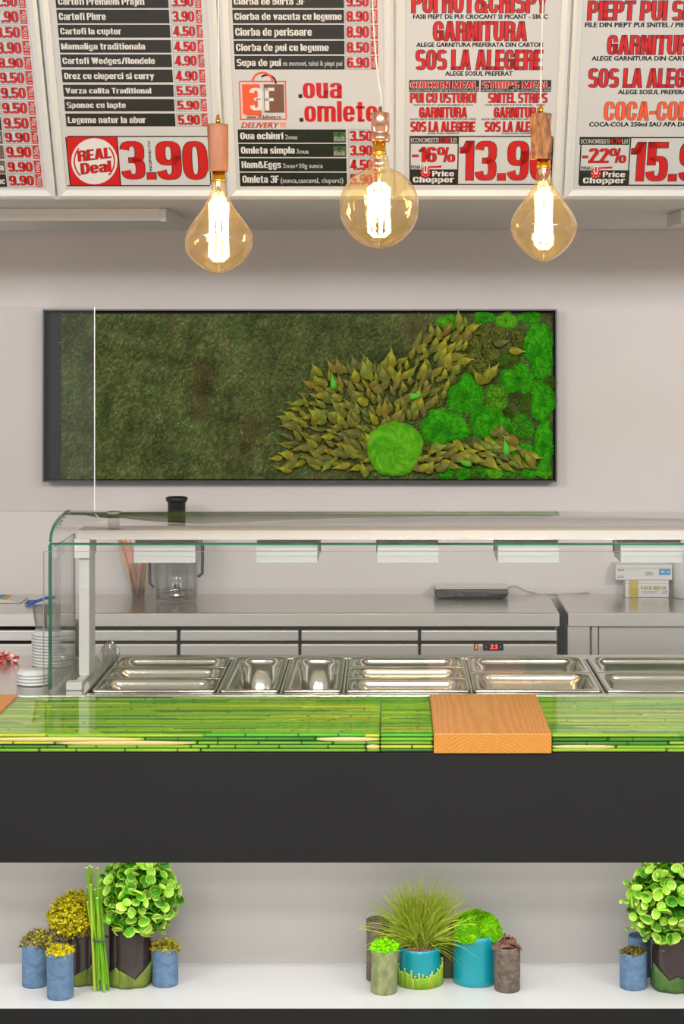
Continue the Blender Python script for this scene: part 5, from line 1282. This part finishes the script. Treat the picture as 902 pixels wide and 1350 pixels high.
# left group
mossy(29, 63, 1247, 1304, M['bluepot'], 'slate blue wrapped cylinder at the far left, behind the brighter moss-topped one', 'wrapped_pot', YO+GL, .030, n=420, size=.0065, wide=1.35, dx=.012, seed=1)
mossy(62, 97, 1259, 1320, M['bluepot'], 'slate blue wrapped cylinder standing in front of the left group, topped with bright yellow lichen', 'wrapped_pot', YL, .016, n=240, size=.006, seed=2)
mossy(201, 235, 1253, 1303, M['bluepot'], 'slate blue wrapped cylinder to the right of the leafy globe, with olive lichen', 'wrapped_pot', YO, .020, n=200, size=.0055, wide=1.15, seed=3)
x, y, r, h = pot_geo(88, 129, 1232, 1300)
t = thing('lichen_pot', (x, y, SH), 'dark glossy pot with a big cushion of yellow lichen in the left group', 'potted plant')
cylinder_pot(t, x, y, r, h, M['brownpot'], lump=0)
lichen(t, (x-.020, y-.005, SH+h+.032), .060, .052, .056, 1500, YL+YL+YO, .0075, 'lichen_cushion', seed=5, cut=-.7)
lichen(t, (x-.050, y-.012, SH+h-.004), .030, .03, .026, 320, GL, .006, 'grey_lichen', seed=6, cut=-.9)
lichen(t, (x+.014, y-.02, SH+h+.004), .026, .02, .016, 160, GL+YO, .006, 'grey_lichen', seed=7, cut=-.9)
wrap_leaves(t, x, y, r, [(-.1, 1.0, .042, .5), (.75, .9, .058, .2), (-.9, .8, .036, -.2)], M['leafwrap'])
x, y, r, h = pot_geo(143, 202, 1228, 1303)
t = thing('leafy_pot', (x, y, SH), 'dark glossy pot with a globe of round green leaves in the left group', 'potted plant')
cylinder_pot(t, x, y, r, h, M['brownpot'], depth=.02)
MB().tube([(x, y, SH+h-.02), (x, y, SH+h+.05)], .01, 8).build('stem', M['stemgreen'], t)
wrap_leaves(t, x, y, r, [(-.75, .75, .050, .25), (.0, .7, .044, -.3), (.62, .65, .060, .55), (-.25, .5, .030, .3)], M['leafwrap'])
leaf_globe(t, (PX(183.5, y), y-.012, PZ(1180, y-.01)), .098, 290, [(1, -.9, .012), (2, .3, .012)])
# the bundle of green stems
d_ = 4.83; bx0 = PX(137, d_)
t = thing('stem_bundle', (bx0, d_, SH), 'bound bundle of green stems leaning between the two dark pots', 'stems')
rr_ = random.Random(4)
for k in range(13):
    a = k*2.4; q = .0046*math.sqrt(k)
    x0 = bx0+q*1.2*math.cos(a)-.002*k*.2; y0 = d_+q*math.sin(a)*.9
    zb = SH+.001+(0.0 if k % 2 == 0 else rr_.uniform(.002, .03)); zt_ = PZ(rr_.choice([1143, 1158, 1172, 1190, 1165, 1182]), d_)
    px_t = 123+rr_.uniform(-9, 10)+(k % 5-2)*1.5
    x1 = PX(px_t, d_); xa = x0+(x1-x0)*(zb-SH)/(zt_-SH)
    b = MB(); b.tube([(xa, y0, zb), ((xa+x1)/2-.001, y0, (zb+zt_)/2), (x1, y0, zt_)], .0034, 7, m=0, caps=False)
    b.lathe((x1, y0, zt_-.0005), [(.0034, 0), (.0030, .0012), (0, .0014)], 7, m=1)
    b.build('stem', [M['stemyellow'] if k % 3 == 0 else M['stemgreen'], M['cut']], t)
zb_ = PZ(1239, d_); xm = PX(133.0, d_)
MB().lathe((xm, d_, zb_), [(.0205, 0), (.0212, .001), (.0212, .005), (.0205, .006)], 24).build('binding', M['band'], t)
# middle group
x, y, r, h = pot_geo(483, 514, 1216, 1296)
t = thing('wrapped_pot', (x, y, SH), 'tall taupe wrapped cylinder half hidden behind the grass in the middle group', 'pot')
cylinder_pot(t, x, y, r, h, M['barkpot'], lump=.01)
x, y, r, h = pot_geo(489, 524, 1254, 1313)
t = thing('wrapped_pot', (x, y, SH), 'pale green leaf-wrapped cylinder topped with bright green moss, front of the middle group', 'pot')
cylinder_pot(t, x, y, r, h, M['mosspot'], lump=.015)
LG = [(130, 220, 10), (160, 236, 20), (110, 200, 10)]
lichen(t, (x, y-.002, SH+h-.002), r*.98, r*.9, .017, 260, LG, .006, 'bright_moss', seed=9)
x, y, r, h = pot_geo(526, 581, 1255, 1304)
t = thing('grass_pot', (x, y, SH), 'low turquoise pot of feathery grass with a collar of cut green stems', 'potted plant')
cylinder_pot(t, x, y, r, h, M['tealpot'], depth=.008)
MB().lathe((x, y, SH+h-.010), [(0, .013), (r*.5, .012), (r*.8, .008), (r*.93, .001), (r*.93, 0)], 20, fn=lambda a, z: 1+.06*math.sin(6*a+z*900)).build('soil', M['soil'], t)
rs_ = random.Random(8)
for k in range(40):
    a = -PI-.12+(PI+.24)*k/39; R_ = r+.0042
    hh = .030+.010*rs_.random()+.008*math.cos(2*a)+(.012 if rs_.random() < .15 else 0)+(.012 if k > 36 else 0)
    b = MB(); b.lathe((x+R_*math.cos(a), y+R_*math.sin(a), SH), [(.0001, .0008), (.0030, .001), (.0030, hh-.0006), (.0027, hh)], 7, m=0)
    b.lathe((x+R_*math.cos(a), y+R_*math.sin(a), SH+hh), [(.0027, 0), (0, .0007)], 7, m=1)
    b.build('collar_stem', [M['stemgreen'] if rs_.random() < .6 else M['stemyellow'], M['cut']], t)
# grass: arching blades as curved ribbons
def grass(t, c, n):
    K = 7; V = []; T = []; C = []; cols = [lin(v)[:3] for v in ((176, 194, 50), (156, 180, 46), (196, 208, 74), (128, 158, 44), (208, 206, 110))]
    for i in range(n):
        az = rng.uniform(0, 2*PI); el = math.radians(rng.uniform(14, 80) if rng.uniform() < .8 else rng.uniform(60, 88)); L_ = rng.uniform(.09, .185)*(1.0 if el > .8 else .95)
        if rng.uniform() < .03: L_ *= 1.15
        if rng.uniform() < .35: az = rng.choice([PI*rng.uniform(.85, 1.2), rng.uniform(-.5, .4)])
        if math.sin(az) < -.25: el = max(el, math.radians(rng.uniform(38, 70)))
        dv = np.array([math.cos(az)*math.cos(el), math.sin(az)*math.cos(el)*.55, math.sin(el)]); p = np.array(c)+np.array([rng.normal(0, .012), rng.normal(0, .008), 0])
        droop = rng.uniform(.15, .85)*math.cos(el)+rng.uniform(0, .2); w0 = rng.uniform(.0006, .0012); sd = np.cross(dv, rng.normal(size=3)); sd /= np.linalg.norm(sd)
        base = len(V); col = np.array(cols[int(rng.choice(5, p=[.34, .26, .2, .12, .08]))])*rng.uniform(.8, 1.2); kink = rng.normal(0, .17, 3)
        for j in range(K):
            u = j/(K-1); w = w0*(1-u)**.6+.00015
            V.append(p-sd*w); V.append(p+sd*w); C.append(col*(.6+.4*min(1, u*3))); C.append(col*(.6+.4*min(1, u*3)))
            dv = dv+np.array([0, 0, -1])*droop*.27+kink*.3; dv = dv/np.linalg.norm(dv); p = p+dv*L_/(K-1)
            p[1] = min(p[1], 5.03); p[2] = max(p[2], SH+.01)
            if j < K-1: b0 = base+2*j; T += [(b0, b0+1, b0+3), (b0, b0+3, b0+2)]
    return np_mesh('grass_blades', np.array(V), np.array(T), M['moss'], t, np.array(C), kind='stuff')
grass(t, (x+.003, y-.004, SH+h+.0), 1700)
x, y, r, h = pot_geo(578, 606, 1236, 1290)
t = thing('wrapped_pot', (x, y, SH), 'olive brown cylinder between the two turquoise pots, at the back', 'pot')
cylinder_pot(t, x, y, r, h, M['olivepot'])
x, y, r, h = pot_geo(597, 657, 1238, 1303)
t = thing('moss_pot', (x, y, SH), 'taller turquoise pot with a dome of bright green moss', 'potted plant')
cylinder_pot(t, x, y, r, h, M['tealpot'], depth=.01)
mound(t, (x, y, SH+h-.012), r*1.06, r*1.0, .062, 0, [(140, 214, 10), (110, 204, 10), (170, 226, 30), (90, 190, 16)], 'moss_dome', fuzz=5200, up='z', seed=2.2, fl=(.003, .008))
lichen(t, (x-.004, y-.024, SH+h-.003), r*.86, r*.35, .010, 200, [(150, 130, 30), (120, 110, 30), (130, 200, 20)], .0045, 'moss_fringe', seed=4)
x, y, r, h = pot_geo(652, 686, 1252, 1310)
t = thing('wrapped_pot', (x, y, SH), 'taupe felt-wrapped cylinder with bark chips on top, right of the turquoise pots', 'pot')
cylinder_pot(t, x, y, r, h, M['barkpot'], lump=.008)
for k, (cx, cy, cz, L_, W_, rx_, ry_, rz_) in enumerate(((-.019, -.006, .006, .034, .018, .3, -.25, .3), (.016, -.010, .007, .036, .016, -.3, .35, -.5), (.0, -.014, .004, .03, .014, .5, .05, .1), (-.004, .006, .013, .03, .022, -.9, -.2, .5),
                                                         (.012, .004, .016, .028, .02, .8, .5, .9), (-.012, .0, .016, .026, .016, -.4, -.9, .2), (.004, -.012, .015, .022, .012, 1.1, .2, .4))):
    g = []
    for i in range(5):
        u = i/4-.5; g.append([(u*L_*1.25, v*W_*(1-1.1*u*u), .004*math.sin(u*5+k)+.004*v*math.cos(3*u+k)) for v in (-.5, -.15, .2, .5)])
    o = MB().sheet(g, smooth=False).build('bark_chip', M['chip'], t, solid=.003, local=True)
    o.location = (cx, cy, h+cz-.002); o.rotation_euler = (rx_, ry_, rz_)
# right group
mossy(817, 853, 1260, 1307, M['bluepot'], 'slate blue wrapped cylinder at the right edge group, with thin olive moss', 'wrapped_pot', [(110, 96, 40), (90, 80, 40), (140, 130, 50)], .014, n=170, size=.0048, seed=8)
x, y, r, h = pot_geo(826, 858, 1238, 1290)
t = thing('wrapped_pot', (x+.004, y, SH), 'slate blue cylinder hidden behind the shorter one at the right edge', 'pot')
cylinder_pot(t, x+.004, y, r, h, M['bluepot'], lump=.01)
x, y, r, h = pot_geo(857, 921, 1226, 1309)
t = thing('leafy_pot', (x, y, SH), 'dark pot with a leafy globe and deep green leaf wrap at the right edge', 'potted plant')
cylinder_pot(t, x, y, r, h, M['brownpot'], depth=.02)
MB().tube([(x, y, SH+h-.02), (x, y, SH+h+.05)], .01, 8).build('stem', M['stemgreen'], t)
wrap_leaves(t, x, y, r, [(-.65, .7, .066, -.35), (-.1, .8, .040, .1), (.5, .9, .055, .3)], M['leafwrap2'])
leaf_globe(t, (PX(886, y), y-.012, PZ(1184, y-.01)), .109, 290, [(1, 2.75, .026), (2, 3.12, .026), (0, 3.65, .028), (3, 4.05, .012), (1, 4.5, .018)])
